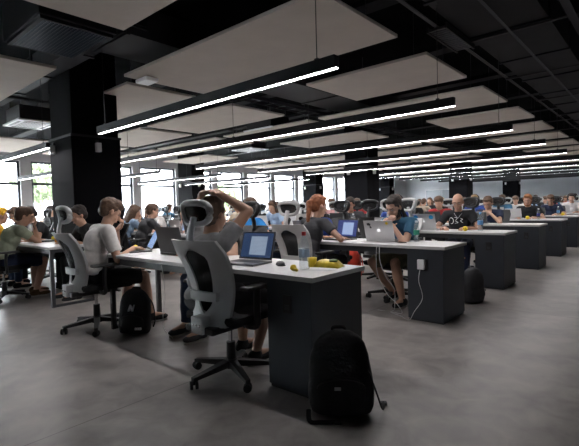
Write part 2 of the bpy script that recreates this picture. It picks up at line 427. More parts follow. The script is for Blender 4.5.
# fan coil with a honeycomb grille, top left
t = thing('fan_coil_unit', 'dark ceiling fan coil with fine mesh grille above the nearest column', 'air vent', (-4.7, 1.86, 2.9))
obj('casing', B(-.5, .5, -.36, .36, .03, .42, bev=.01), M_duct, t)
bm = bmesh.new()
for k in range(26): box(bm, -.42+k*.0336, -.414+k*.0336, -.3, .3, .0, .02)
for k in range(18): box(bm, -.42, .42, -.3+k*.0345, -.294+k*.0345, .004, .02)
obj('grille', bm, mat('blue_grey_grille', (.10, .12, .15), .4, metal=.4), t)
bm = bmesh.new(); box(bm, -.46, .46, -.34, -.3, 0, .03); box(bm, -.46, .46, .3, .34, 0, .03); box(bm, -.46, -.42, -.3, .3, 0, .03); box(bm, .42, .46, -.3, .3, 0, .03)
obj('grille_frame', bm, M_duct, t)
# ducts, beams, pipes and trays
def duct(name, label, cat, x0, x1, y0, y1, z0, z1, m=M_duct, ribs=1.2, axis='y'):
    t = thing(name, label, cat, ((x0+x1)/2, (y0+y1)/2, z0))
    w, d, h = (x1-x0)/2, (y1-y0)/2, z1-z0
    obj('casing', B(-w, w, -d, d, 0, h), m, t)
    if ribs:
        L = 2*(d if axis == 'y' else w); k = int(L/ribs)
        for i in range(k+1):
            p = -L/2+.04+(L-.08)*i/max(1, k)
            if axis == 'y': f = obj('flange', B(-w-.02, w+.02, -.02, .02, -.02, h-.01), m, t, loc=(0, p, 0))
            else: f = obj('flange', B(-.02, .02, -d-.02, d+.02, -.02, h-.01), m, t, loc=(p, 0, 0))
    return t
duct('air_duct', 'broad dark duct running over the aisle at the upper right', 'duct', -1.75, -.95, .3, 30, 3.05, 3.38, M_duct)
duct('air_duct', 'charcoal duct beside the nearest column above the first lamp', 'duct', -5.05, -4.3, 2.35, 8.8, 3.02, 3.36, M_duct2)
duct('air_duct', 'dark cross duct between the first and second ceiling panels', 'duct', -13, -4.2, 2.28, 2.56, 3.1, 3.36, M_duct, axis='x')
for n in range(1, 14):
    Y = 2.4+2.03*n
    duct('ceiling_beam', 'black ceiling beam, %s across the hall from the camera' % ORD[n-1], 'beam', XW+.01, XR-.01, Y-.12, Y+.12, 3.385, HC-.001, M_duct, ribs=0, axis='x')
def pipe(label, pts, r, m=M_steelp, nm='pipe', cat='pipe'):
    bm = bmesh.new(); tube(bm, pts, r, 10); return tag(obj(nm, bm, m, smooth=True), label, cat)
pipe('dull metal pipe running over the aisle beside the broad duct', [(-.72, -1, 2.95), (-.72, 30, 2.95)], .035)
pipe('thin dark conduit under the broad aisle duct', [(-1.3, 1, 2.98), (-1.3, 30, 2.98)], .014)
pipe('black sprinkler pipe over the desks beside the panels', [(-1.95, .5, 3.1), (-1.95, 30, 3.1)], .02, M_blk)
pipe('sprinkler main near the windows', [(-8.25, -1, 3.08), (-8.25, 30, 3.08)], .03, M_duct)
for k in range(6):
    Y = 5.3+k*2.03
    pipe('thin cross conduit over the aisle, %s from the camera' % ORD[k], [(-1.9, Y, 3.02), (3.5, Y, 3.02)], .016, M_duct2)
def tray(x0, x1, y0, y1, z, label):
    t = thing('cable_tray', label, 'cable tray', ((x0+x1)/2, (y0+y1)/2, z)); w, d = (x1-x0)/2, (y1-y0)/2
    bm = bmesh.new()
    if d > w:
        box(bm, -w, -w+.01, -d, d, 0, .06); box(bm, w-.01, w, -d, d, 0, .06); k = int(2*d/.3)
        for i in range(k): obj('rung', B(-w+.01, w-.01, -d+.1+i*.3, -d+.125+i*.3, .002, .012), M_duct2, t)
    else:
        box(bm, -w, w, -d, -d+.01, 0, .06); box(bm, -w, w, d-.01, d, 0, .06); k = int(2*w/.3)
    obj('side_rail', bm, M_duct2, t)
tray(-5.45, -5.2, 4.3, 20, 2.95, 'dark cable tray running between the ceiling panel columns')
t = thing('air_vent', 'louvred metal vent under the aisle duct near the second pendant lamp', 'air vent', (-1.86, 5.0, 2.98))
bm = bmesh.new()
for k in range(14): box(bm, -.09, .09, -.42+.06*k, -.39+.06*k, 0, .03)
obj('louvre', bm, M_steelp, t); bm = bmesh.new(); box(bm, -.11, -.09, -.44, .44, -.01, .05); box(bm, .09, .11, -.44, .44, -.01, .05); obj('frame', bm, M_duct2, t)

# ------------------------------------------------------------------ desks
ROW0, PITCH, DD, HT = 1.95, 1.985, .58, .735
def rowY(r): return ROW0+PITCH*(r-1)
desk_cache = {}
def make_desk(L, pedestal, label, x_right, y, detail=True):
    key = (L, pedestal, detail)
    if key in desk_cache:
        t = copy_tree(desk_cache[key])
        t.location = (x_right, y, 0); t['label'] = label; return t
    t = thing('desk', label, 'desk', (x_right, y, 0), 0, 'long white-topped office desks in rows')
    desk_cache[key] = t
    obj('tabletop', B(-L, 0, 0, DD, HT-.03, HT, bev=.003), M_top, t)
    xl = -.04
    if pedestal:
        p = obj('pedestal', B(-.38, -.022, .012, DD-.012, .02, HT-.0305, bev=.003), M_desk, t)
        obj('plinth', B(-.37, -.03, .02, DD-.02, 0, .02), M_deskleg, p)
        sk = obj('power_socket', B(-.24, -.17, .004, .012, .50, .61, bev=.003), M_blk, p)
        obj('socket_hole', B(-.225, -.185, .001, .006, .52, .55), M_deskleg, sk)
        obj('seam', B(-.3805, -.378, .02, DD-.02, .03, HT-.04), M_deskleg, p)
        xl = -.385
    # metal beams under the top
    bm = bmesh.new(); box(bm, -L+.03, xl, .03, .07, HT-.09, HT-.03); box(bm, -L+.03, xl, DD-.07, DD-.03, HT-.09, HT-.03)
    obj('apron', bm, M_deskleg, t)
    for s in ([0] if pedestal else [0, 1]):
        x = -L+.05 if s == 0 else -.05
        bm = bmesh.new()
        for yy in (.02, DD-.06): box(bm, x-.02, x+.02, yy, yy+.04, .02, HT-.03)
        box(bm, x-.02, x+.02, .02, DD-.02, 0, .03); box(bm, x-.02, x+.02, .02, DD-.02, HT-.07, HT-.031)
        obj('leg_frame', bm, M_deskleg, t)
    return t
TABLES = [(-1.55, 2.56, True), (-5.52, 3.4, False), (-10.1, 2.56, False)]
TN = ['aisle', 'middle', 'window']
NR = 14
HID_D = [(r, k) for r in (13, 14) for k in range(3)]+[(1, 2)]
for r in range(1, NR+1):
    for k, (xr, L, ped) in enumerate(TABLES):
        if (r, k) in HID_D: continue
        make_desk(L, ped, 'white-topped office desk in the %s row from the camera, %s side' % (ORD[r-1], TN[k]), xr, rowY(r))
        if k == 0 and r > 1:   # rows behind have a longer run of tops without the gap
            pass

# ------------------------------------------------------------------ office chair (faces +Y)
def chair_profile_y(z):   # depth of the back at height z (curved spine)
    u = (z-.42)/.55
    return -.24-.05*u-.05*math.sin(u*PI*.9)*-1+(-.03)*u*u
def back_pt(u, v, W):     # u in -1..1 across, v 0..1 up
    w = W(v); x = u*w; z = .40+.56*v
    y = -.165+.045*math.sin(v*PI*1.05)-.11*v*v-.0+(-.055)*(1-u*u)
    return V((x, y, z))
def Wd(v): return .165+.075*min(1, v*1.25)**.8-.03*max(0, v-.85)/.15
def strip(bm, uv_poly, th, W=Wd):   # uv_poly: list of rows, each row a list of (u,v)
    a = [[back_pt(u, v, W) for u, v in row] for row in uv_poly]
    f = [[bm.verts.new(p) for p in row] for row in a]; g = [[bm.verts.new(p+V((0, -th, 0))) for p in row] for row in a]
    R, C = len(f), len(f[0])
    for i in range(R-1):
        for j in range(C-1):
            bm.faces.new((f[i][j], f[i][j+1], f[i+1][j+1], f[i+1][j])); bm.faces.new((g[i][j], g[i+1][j], g[i+1][j+1], g[i][j+1]))
    for i in range(R-1):
        for j in (0, C-1): bm.faces.new((f[i][j], f[i+1][j], g[i+1][j], g[i][j]))
    for j in range(C-1):
        for i in (0, R-1): bm.faces.new((f[i][j], f[i][j+1], g[i][j+1], g[i][j]))
def inner(v):   # half width of the dark opening, as a fraction of the whole
    return .50*max(0, min(1, (v-.16)/.10))**.5*(.55+.45*v)*(1 if v < .80 else max(0, (1-(v-.80)/.09))**.5)
def make_chair(label, kind='grey', full=True):
    mf = {'grey': M_grey, 'light': M_lgrey, 'black': M_blk}[kind]
    t = thing('office_chair', label, 'chair', (0, 0, 0), 0, 'mesh-backed office chairs')
    # backrest frame: two rails, top and bottom bridge around an opening
    bm = bmesh.new(); n = 22
    for s in (-1, 1):
        rows = []
        for i in range(n+1):
            v = i/n; a = inner(v); rows.append([(s*(a+(1-a)*j/4), v) for j in range(5)])
        strip(bm, rows, .022)
    bmesh.ops.remove_doubles(bm, verts=bm.verts, dist=.0005)
    bk = obj('backrest', bm, mf, t, smooth=False)
    bm = bmesh.new(); rows = []
    for i in range(n+1):
        v = .17+.71*i/n; a = inner(v)+.02; rows.append([(-a+2*a*j/6, v) for j in range(7)])
    strip(bm, rows, .004)
    for v in bm.verts: v.co.y -= .006
    obj('back_net', bm, M_net, bk)
    if full:
        bm = bmesh.new(); rows = [[(-.62+1.24*j/6, .30+.10*i/3) for j in range(7)] for i in range(4)]; strip(bm, rows, .03)
        for v in bm.verts: v.co.y -= .028
        obj('lumbar_support', bm, mf, bk)
        bm = bmesh.new(); box(bm, -.055, .055, -.29, -.20, .36, .47, bev=.01); obj('bracket', bm, mf, t)
        bm = bmesh.new()
        for x in (-.03, 0, .03): ell(bm, (x, -.291, .415), (.009, .004, .009), seg=8)
        obj('bolt', bm, M_chrome, t)
    # headrest: stem and ring
    bm = bmesh.new(); tube(bm, spline([(0, -.305, .90), (0, -.31, 1.0), (0, -.275, 1.10)], 5), .017, 8, flat=1.6)
    hs = obj('headrest_stem', bm, mf, t, smooth=True)
    bm = bmesh.new(); pts = []
    for i in range(28):
        a = 2*PI*i/28; c, s = math.cos(a), math.sin(a)
        x = .122*math.copysign(abs(c)**.6, c); z = .068*math.copysign(abs(s)**.7, s)
        pts.append((x*(1+.12*(z/.07)), -.235-.05*(1-(x/.15)**2)-z*.15, 1.125+z))
    tube(bm, pts, .027, 8, closed=True, flat=.7)
    hr = obj('headrest', bm, mf, t, smooth=True)
    bm = bmesh.new(); vs = [bm.verts.new(V(p)*1) for p in pts]; c = bm.verts.new((0, -.275, 1.125))
    for i in range(28): bm.faces.new((vs[i], vs[(i+1) % 28], c))
    r = bmesh.ops.extrude_face_region(bm, geom=bm.faces[:])
    for v in [e for e in r['geom'] if isinstance(e, bmesh.types.BMVert)]: v.co.y -= .006
    obj('headrest_net', bm, M_net, hr)
    # seat
    bm = bmesh.new(); box(bm, -.24, .24, -.19, .27, .405, .465, bev=.025)
    bmesh.ops.subdivide_edges(bm, edges=bm.edges[:], cuts=1)
    obj('seat', bm, M_blkfab, t, smooth=False)
    obj('seat_pan', B(-.13, .13, -.27, .16, .36, .406, bev=.01), M_blk, t)
    for s in (-1, 1):
        bm = bmesh.new(); tube(bm, spline([(s*.16, -.02, .385), (s*.27, -.02, .40), (s*.285, -.03, .50), (s*.28, -.02, .635)], 4), .018, 8, flat=1.5)
        ar = obj('armrest', bm, M_blk, t, smooth=True)
        obj('arm_pad', B(s*.28-.04, s*.28+.04, -.14, .12, .635, .662, bev=.012), M_blk, ar)
    bm = bmesh.new(); cone(bm, (0, 0, .09), (0, 0, .24), .034, .03, 14); obj('gas_lift_cover', bm, M_blk, t, smooth=False)
    bm = bmesh.new(); cone(bm, (0, 0, .24), (0, 0, .36), .016, .016, 12); obj('gas_lift', bm, M_chrome, t)
    bm = bmesh.new(); cone(bm, (0, 0, .065), (0, 0, .125), .05, .04, 16)
    for k in range(5):
        a = 2*PI*k/5-.42; d = V((math.cos(a), math.sin(a), 0)); s = V((-d.y, d.x, 0))
        A = [d*.02+s*.03+V((0, 0, .12)), d*.02-s*.03+V((0, 0, .12)), d*.02-s*.03+V((0, 0, .075)), d*.02+s*.03+V((0, 0, .075))]
        Bq = [d*.31+s*.016+V((0, 0, .078)), d*.31-s*.016+V((0, 0, .078)), d*.31-s*.016+V((0, 0, .055)), d*.31+s*.016+V((0, 0, .055))]
        a4 = [bm.verts.new(p) for p in A]; b4 = [bm.verts.new(p) for p in Bq]
        for i in range(4): bm.faces.new((a4[i], a4[(i+1) % 4], b4[(i+1) % 4], b4[i]))
        bm.faces.new(a4); bm.faces.new(b4[::-1])
    sb = obj('star_base', bm, M_blk, t)
    if full:
        for k in range(5):
            a = 2*PI*k/5-.42; d = V((math.cos(a), math.sin(a), 0))*.30; q = a+1.1; s = V((-math.sin(q), math.cos(q), 0))
            bm = bmesh.new()
            for e in (-1, 1):
                cone(bm, d+s*e*.008+V((0, 0, .028)), d+s*e*.026+V((0, 0, .028)), .028, .026, 14)
            cone(bm, d+V((0, 0, .03)), d+V((0, 0, .07)), .009, .009, 8)
            obj('caster', bm, M_rubber, t)
    return t

# ------------------------------------------------------------------ people (face +Y, seated, z=0 at the floor)
def ik(S, T, l1, l2, pole):
    S, T = V(S), V(T); d = T-S; L = min(d.length, l1+l2-.005); d.normalize(); T = S+d*L
    a = (l1*l1-l2*l2+L*L)/(2*L); h = math.sqrt(max(0, l1*l1-a*a)); p = V(pole); p = (p-d*p.dot(d)).normalized()
    return S+d*a+p*h, T
def hand(bm, W, d, n, side, curl=.25, sc=1.):
    d = V(d).normalized(); n = V(n); n = (n-d*n.dot(d)).normalized(); s = d.cross(n)*side
    W = V(W)
    R = Matrix((s, d, n)).transposed()
    ell(bm, W+d*.045*sc, (.038*sc, .052*sc, .015*sc), R, 12)
    for i, (L, o) in enumerate(((.068, -.028), (.078, -.010), (.072, .009), (.056, .027))):
        p = W+d*(.083-.006*abs(i-1))*sc+s*o*sc; a = 0
        for q, f in enumerate((.45, .32, .23)):
            a += curl*(1+.5*q); e = p+(d*math.cos(a)+n*math.sin(a)+s*(i-1.5)*.05)*L*f*1.15*sc
            cap(bm, p, e, (.0092-.0008*q)*sc, (.0086-.0008*q)*sc, 8); p = e
    p = W+d*.02*sc-s*.03*sc; dirs = [(-s*.8+d*.6+n*.2), (-s*.45+d*.9+n*.35), (-s*.1+d+n*.45)]
    for q, L in enumerate((.04, .032, .026)):
        e = p+dirs[q].normalized()*L*sc; cap(bm, p, e, (.012-.0012*q)*sc, (.0108-.0012*q)*sc, 8); p = e

def person(label, loc, rz, o, name='person', meshes=None):
    """o: pose and clothes"""
    g = lambda k, d: o.get(k, d)
    vox = g('vox', .012); sd = g('seed', 1); fem = g('fem', 0)
    t = thing(name, label, 'person', loc, rz, None)
    lean = math.radians(g('lean', 12)); hp = g('hip', (0, 0, .545))
    P = V(hp); dv = V((math.sin(math.radians(g('side', 0))), math.sin(lean), math.cos(lean))).normalized()
    curve = g('curve', .03)
    sw = g('sw', .175 if not fem else .155)
    rx = V((1, 0, 0)); fw = rx.cross(dv)*-1; fw = dv.cross(rx)
    if fw.y < 0: fw = -fw
    chest = P+dv*.30; neck = P+dv*.475+fw*curve; sh = P+dv*.425+fw*curve*.6
    S = {s: sh+rx*s*sw for s in (-1, 1)}
    hpit = math.radians(g('hpitch', 15)); hyaw = math.radians(g('hyaw', 0)); hrol = math.radians(g('hroll', 0))
    HR = Matrix.Rotation(hyaw, 3, 'Z') @ Matrix.Rotation(-hpit, 3, 'X') @ Matrix.Rotation(hrol, 3, 'Y')
    neck = neck-dv*g('drop', 0); sh = sh-dv*g('drop', 0)*.7; S = {s: sh+rx*s*sw for s in (-1, 1)}
    hc = neck+V((0, .035+.03*math.sin(hpit), .145-.02*math.sin(hpit)))
    H = lambda *p: hc+HR @ V(p)
    # arms
    arms = {}
    for s, key in ((-1, 'lh'), (1, 'rh')):
        hd = g(key, dict(w=(s*.13, .42, .765), d=(-s*.3, 1, -.05), n=(0, 0, -1)))
        tgt = V(hd['w'])
        if hd.get('head'): tgt = H(*hd['w'])
        E, T = ik(S[s], tgt, .285, .255, hd.get('pole', (s*.8, -.2, -.6)))
        arms[s] = (S[s], E, T, hd)
    # legs
    legs = {}
    for s, key in ((-1, 'll'), (1, 'rl')):
        q = g(key, {}); hipj = P+V((s*.085, .02, -.02)); kn = V(q.get('knee', (s*.14, .43, .50))); an = V(q.get('ankle', (s*.14, .42, .085)))
        legs[s] = (hipj, kn, an, V(q.get('toe', (s*.03, 1, 0))))
    # ---- body
    bm = bmesh.new()
    cs = 1 if not fem else .9
    ell(bm, P+V((0, 0, 0)), (.155, .115, .10)); ell(bm, P+dv*.14, (.13*cs, .10, .13), None); ell(bm, chest, (.15*cs, .10, .15)); ell(bm, sh-dv*.03, (.15*cs, .075, .07))
    cap(bm, S[-1], S[1], .055*cs, .055*cs); cap(bm, neck-dv*.05, hc-V((0, .01, .05)), .058*cs, .052*cs)
    for s in (-1, 1):
        a, E, T, hd = arms[s]
        cap(bm, a, E, .047*cs, .038*cs); cap(bm, E, T, .038*cs, .025*cs)
        hand(bm, T, (HR @ V(hd['d'])) if hd.get('head') else hd['d'], (HR @ V(hd['n'])) if hd.get('head') else hd['n'], s, hd.get('curl', .25), 1.0 if not fem else .92)
        h, k, an, toe = legs[s]
        cap(bm, h, k, .080, .055); cap(bm, k, k+(an-k)*.4, .052, .055); cap(bm, k+(an-k)*.4, an, .055, .034)
        cap(bm, an, an+toe.normalized()*.13+V((0, 0, -.035)), .032, .03)
    # head
    ell(bm, H(0, -.008, .035), (.076, .096, .092), HR, 20); ell(bm, H(0, .032, -.035), (.058, .062, .078), HR, 16); ell(bm, H(0, .068, -.092), (.024, .022, .02), HR, 10)
    cap(bm, H(0, .094, .018), H(0, .113, -.018), .010, .015, 8); ell(bm, H(.0, .082, .035), (.05, .02, .014), HR, 10)
    for s in (-1, 1): ell(bm, H(s*.078, -.002, -.005), (.010, .02, .031), HR @ Matrix.Rotation(s*.3, 3, 'Z'), 10); ell(bm, H(s*.035, .062, -.03), (.024, .026, .026), HR, 10)
    ell(bm, H(0, .088, -.058), (.026, .016, .012), HR, 10)
    sk = g('skin', M_skin)
    body = obj('body', remesh(bm, vox, 2), sk, t)
    # face details
    if g('face', True):
        for s in (-1, 1):
            bm = bmesh.new(); ell(bm, H(s*.031, .0855, .012), (.0125, .008, .0055), HR, 8); e = obj('eye', bm, M_eyew, body, smooth=True)
            if vox < .0105:
                bm = bmesh.new(); ell(bm, H(s*.031, .0915, .011), (.0065, .004, .005), HR, 8); obj('pupil', bm, M_eye, e, smooth=True) if False else obj('pupil', bm, M_eye, body, smooth=True)
        bm = bmesh.new()
        for s in (-1, 1): cap(bm, H(s*.014, .1, .034), H(s*.050, .086, .034), .0045, .0035, 6)
        obj('eyebrows', bm, HAIR[g('hair', 'dark')], body, smooth=True)
        bm = bmesh.new(); ell(bm, H(0, .102, -.058), (.024, .006, .006), HR, 10); obj('lips', bm, M_lip, body, smooth=True)
    # ---- hair
    hs = g('style', 'short'); hm = HAIR[g('hair', 'dark')]
    if g('hood', False): hm = CL[g('top', 'yellow')]
    if hs != 'bald':
        bm = bmesh.new(); hv = max(vox*.9, .008)
        ell(bm, H(0, -.024, .052), (.086, .100, .092), HR, 18); ell(bm, H(0, -.052, .0), (.078, .062, .075), HR, 14)
        ell(bm, H(0, .035, .105), (.066, .055, .032), HR, 12)
        for s in (-1, 1): cap(bm, H(s*.078, .02, .05), H(s*.077, .012, .012), .013, .008, 8)
        if hs == 'long':
            for s in (-1, 0, 1): cap(bm, H(s*.05, -.06, 0), neck-fw*.085+rx*s*.06-dv*.10, .058, .045)
            for s in (-1, 1): cap(bm, H(s*.075, -.01, .03), H(s*.07, .0, -.10), .028, .024)
        if hs == 'tail':
            ell(bm, H(0, -.115, .03), (.035, .04, .035), HR, 12); cap(bm, H(0, -.13, .02), neck-fw*.12-dv*.05, .035, .02)
        if hs == 'locks':
            for k in range(9):
                a = -1.3+2.6*k/8; cap(bm, H(.07*math.sin(a), -.075*math.cos(a), .0), H(.10*math.sin(a)+.01*(-1)**k, -.10*math.cos(a)+.01, -.15-.02*(k % 3)), .021, .012, 8)
        if hs == 'full':
            ell(bm, H(0, .01, .09), (.084, .09, .06), HR, 14)
        obj('hair', remesh(bm, hv, 1, amp=g('hamp', .006), fs=38, seed=sd), hm, t)
    if g('beard', False):
        bm = bmesh.new(); ell(bm, H(0, .055, -.088), (.05, .046, .036), HR, 12)
        for s in (-1, 1): cap(bm, H(s*.066, .008, -.02), H(s*.048, .04, -.085), .016, .022, 8)
        ell(bm, H(0, .103, -.043), (.026, .012, .007), HR, 8)
        obj('beard', remesh(bm, max(vox*.8, .008), 1, amp=.004, fs=60, seed=sd), hm, t)
    if g('phones', False):
        bm = bmesh.new(); tube(bm, [H(.098*math.cos(a), -.01, .03+.108*math.sin(a)) for a in [PI*i/16 for i in range(17)]], .009, 8, flat=1.6)
        hp_ = obj('headphones', bm, M_blk, t, smooth=True)
        for s in (-1, 1):
            bm = bmesh.new(); cone(bm, H(s*.082, -.005, .0), H(s*.108, -.005, .0), .038, .034, 16); obj('ear_cup', bm, M_blk, hp_)
    if g('glasses', False):
        bm = bmesh.new()
        for s in (-1, 1):
            tube(bm, [H(s*.032+.024*math.cos(a), .103, .010+.018*math.sin(a)) for a in [2*PI*i/14 for i in range(14)]], .0025, 6, closed=True)
            tube(bm, [H(s*.056, .10, .014), H(s*.082, .0, .014)], .0022, 6)
        tube(bm, [H(-.01, .105, .014), H(.01, .105, .014)], .0022, 6)
        obj('glasses', bm, M_blk, t)
    # ---- shirt
    bm = bmesh.new(); q = .012
    ell(bm, P+V((0, 0, .02)), (.158+q, .118+q, .10)); ell(bm, P+dv*.14, (.138*cs+q, .108+q, .14)); ell(bm, chest, (.153*cs+q, .105+q, .155)); ell(bm, sh-dv*.03, (.152*cs+q, .08+q, .068+q))
    cap(bm, S[-1], S[1], .057*cs+q, .057*cs+q); cone(bm, neck-dv*.07, neck+dv*.012, .085, .066)
    sl = g('sleeve', .55)
    for s in (-1, 1):
        a, E, T, hd = arms[s]
        ell(bm, a, (.062*cs+q*.5,)*3)
        if sl <= 1: cone(bm, a, a+(E-a)*sl, .060*cs+q*.6, (.054-.006*sl)*cs+q, 18)
        else: cone(bm, a, E, .060*cs+q*.6, .044*cs+q); ell(bm, E, (.044*cs+q,)*3); cone(bm, E, E+(T-E)*(sl-1), .044*cs+q, .032+q*.6)
    shirt = obj('shirt', remesh(bm, vox, 2, amp=.007, fs=13, seed=sd), CL[g('top', 'grey')], t)
    if g('print', False):   # flat printed shapes and a lanyard lying on the chest
        from mathutils.bvhtree import BVHTree
        bv = BVHTree.FromPolygons([v.co[:] for v in shirt.data.vertices], [p.vertices[:] for p in shirt.data.polygons])
        def on(x, z, off=.002):
            hit = bv.ray_cast(V((x, 1, z)), V((0, -1, 0)))
            return hit[0]+V((0, off, 0)) if hit[0] else V((x, .1, z))
        for pl in ([(.10+.032*math.cos(a), .86+.045*math.sin(a)) for a in [2*PI*i/20 for i in range(17)]], [(.05, .91), (.01, .90), (.04, .86), (.0, .835), (.045, .82)], [(-.03, .90), (-.06, .88), (-.03, .86), (-.065, .83)]):
            pl = [p_[:2] for p_ in spline([(a, c, 0) for a, c in pl], 3)]
            bm = bmesh.new(); tube(bm, [on(a, c) for a, c in pl], .008, 6, flat=.5); obj('shirt_print', bm, M_logo, shirt, smooth=True)
        bm = bmesh.new(); n0 = neck+dv*.0
        for s in (-1, 1): tube(bm, [on(s*.055*(1-i/8)+.004*s, n0.z-.02-(n0.z-.02-.90)*i/8, .004) for i in range(9)], .005, 6, flat=.5)
        obj('lanyard', bm, mat('grey_lanyard', (.45, .46, .5), .6), t)
    # ---- trousers or shorts
    bm = bmesh.new(); tl = g('trouser', 'long')
    ell(bm, P+V((0, -.005, -.01)), (.172, .128, .098))
    for s in (-1, 1):
        h, k, an, toe = legs[s]
        if tl == 'long':
            cap(bm, h, k, .092, .068); cone(bm, k, an+(k-an)*.06, .066, .050)
        else:
            cone(bm, h, h+(k-h)*.94, .094, .078, 18); ell(bm, h, (.094,)*3)
    obj('trousers' if tl == 'long' else 'shorts', remesh(bm, vox, 2, amp=.008, fs=10, seed=sd+3), CL[g('bottom', 'jeans')], t)
    # ---- shoes
    if g('shoes', True):
        for s in (-1, 1):
            h, k, an, toe = legs[s]; d = V((toe.x, toe.y, 0)).normalized(); z0 = an.z-.085
            ang = math.atan2(d.y, d.x)-PI/2; R = Matrix.Rotation(ang, 3, 'Z')
            bm = bmesh.new(); c = V((an.x, an.y, z0))
            ell(bm, c+V((0, 0, .055))-d*.02, (.044, .06, .05), R); ell(bm, c+d*.09+V((0, 0, .042)), (.047, .10, .034), R); cone(bm, c+V((0, 0, .05)), c+V((0, 0, .10)), .046, .042)
            sh_ = obj('shoe', remesh(bm, .009, 2), CL[g('shoe', 'black')] if g('shoe', 'black') in CL else M_blk, t)
            bm = bmesh.new(); n = 18; A = []
            for zz in (.002, .020):
                A.append([bm.verts.new(c+d*(.045+.135*math.cos(2*PI*i/n))+V((-d.y, d.x, 0))*(.046+.006*math.cos(2*PI*i/n))*math.sin(2*PI*i/n)+V((0, 0, zz))) for i in range(n)])
            for i in range(n): bm.faces.new((A[0][i], A[0][(i+1) % n], A[1][(i+1) % n], A[1][i]))
            bm.faces.new(A[0][::-1]); bm.faces.new(A[1])
            obj('sole', bm, mat('shoe_sole', (.35, .34, .30), .7) if g('sole', 'l') == 'l' else M_rubber, sh_)
    return t

# ------------------------------------------------------------------ small things
def laptop(label, x, y, z, rz, shell, screen, tilt=20, marks=None, w=.32, d=.225):
    """opens towards -Y of its own frame: the user sits at -Y"""
    t = thing('laptop', label, 'laptop', (x, y, z), rz, 'laptops open on the desks')
    obj('base', B(-w/2, w/2, -d/2, d/2, .001, .016, bev=.003), shell, t)
    obj('keyboard', B(-w/2+.025, w/2-.025, -.02, d/2-.02, .016, .0175), M_blk, t)
    obj('trackpad', B(-.05, .05, -d/2+.012, -.03, .016, .0168), mat('trackpad_grey', (.3, .3, .3), .4), t)
    Mx = Matrix.Translation((0, d/2-.004, .014)) @ Matrix.Rotation(math.radians(-tilt), 4, 'X')
    lid = obj('lid', B(-w/2, w/2, -.006, 0, 0, d-.005, M=None, bev=.002), shell, t); lid.location = (0, d/2-.002, .018); lid.rotation_euler = (math.radians(-tilt), 0, 0)
    bz = obj('bezel', B(-w/2+.004, w/2-.004, -.0072, -.0062, .006, d-.009), M_blk, lid)
    obj('screen', B(-w/2+.014, w/2-.014, -.0082, -.0073, .016, d-.018), screen, lid)
    if marks == 'apple' or marks == 'apple_stickers' or marks == 'apple_yellow':
        bm = bmesh.new(); pts = []
        for i in range(28):
            a = 2*PI*i/28; r = .020*(1-.12*abs(math.cos(a))**6*0); x_ = r*math.cos(a); z_ = r*math.sin(a)*1.05
            if math.sin(a) > .85: z_ -= .005
            if math.sin(a) < -.85: z_ += .003
            dx, dz = x_+.024, z_-.004
            if dx*dx+dz*dz < .011**2: q = math.sqrt(dx*dx+dz*dz); x_ = -.024+dx/q*.011
            pts.append((x_, z_))
        poly_extrude(bm, pts, .0012, Matrix.Translation((0, .0002, d*.5)))
        poly_extrude(bm, [(0, .023), (-.006, .027), (-.009, .034), (-.003, .031)], .0012, Matrix.Translation((0, .0002, d*.5)))
        obj('logo', bm, mat('glowing_logo', (.9, .9, .9), .4, emis=(1, 1, 1), estr=.15), lid)
    if marks == 'apple_stickers':
        for sx, c in ((-1, (.02, .30, .62)), (1, (.02, .34, .62))):
            bm = bmesh.new(); cone(bm, (sx*.115, .0002, d-.055), (sx*.115, .0014, d-.055), .033, .033, 20); obj('sticker', bm, mat('blue_sticker', c, .5), lid)
    if marks == 'apple_yellow':
        bm = bmesh.new(); cone(bm, (-.10, .0002, d-.035), (-.10, .0014, d-.035), .016, .016, 18); obj('sticker', bm, M_yellow, lid)
        bm = bmesh.new(); poly_extrude(bm, [(.09, .17), (.125, .175), (.13, .20), (.10, .205), (.085, .19)], .0012, Matrix.Translation((0, .0002, 0))); obj('sticker', bm, M_blk, lid)
        bm = bmesh.new(); poly_extrude(bm, [(.075, .145), (.095, .14), (.105, .16), (.09, .168)], .0012, Matrix.Translation((0, .0002, 0))); obj('sticker', bm, M_blk, lid)
    if marks == 'round':
        bm = bmesh.new(); tube(bm, [(.024*math.cos(a), .001, d*.5+.024*math.sin(a)) for a in [2*PI*i/18 for i in range(18)]], .0045, 6, closed=True); obj('logo', bm, mat('pale_green_mark', (.5, .6, .45), .5), lid)
    return t
M_pet = mat_clear('clear_plastic', (.75, .82, .86), .16)
M_water = mat_clear('water', (.6, .7, .75), .22)
def bottle(label, x, y, z, capm, labm, h=.225, r=.032, rz=0):
    t = thing('water_bottle', label, 'bottle', (x, y, z), rz, 'plastic water bottles on the desks')
    k = h/.225
    bm = bmesh.new(); lathe(bm, [(r*.8, 0), (r, .008*k), (r, .05*k), (r*.93, .058*k), (r, .066*k), (r, .13*k), (r*.95, .15*k), (r*.55, .185*k), (.013, .20*k), (.013, .21*k)], 20)
    b = obj('bottle_body', bm, M_pet, t, smooth=True)
    bm = bmesh.new(); lathe(bm, [(.0145, .203*k), (.0145, .225*k)], 16); obj('cap', bm, capm, t)
    bm = bmesh.new(); lathe(bm, [(r+.0008, .075*k), (r+.0008, .125*k)], 20); obj('label_band', bm, labm, t)
    return t
def ball(label, x, y, z, r=.03):
    bm = bmesh.new(); ell(bm, (0, 0, 0), (r, r, r), seg=20)
    o = thing('stress_ball', label, 'ball', (x, y, z), 0, 'yellow balls on the desks')
    obj('ball_body', bm, M_yellow, o, smooth=True, loc=(0, 0, r)); bm = bmesh.new()
    for s in (-1, 1): ell(bm, (s*.35*r, -.9*r, r*1.25), (r*.12, r*.06, r*.16), seg=6)
    obj('printed_eyes', bm, M_blk, o)
    return o
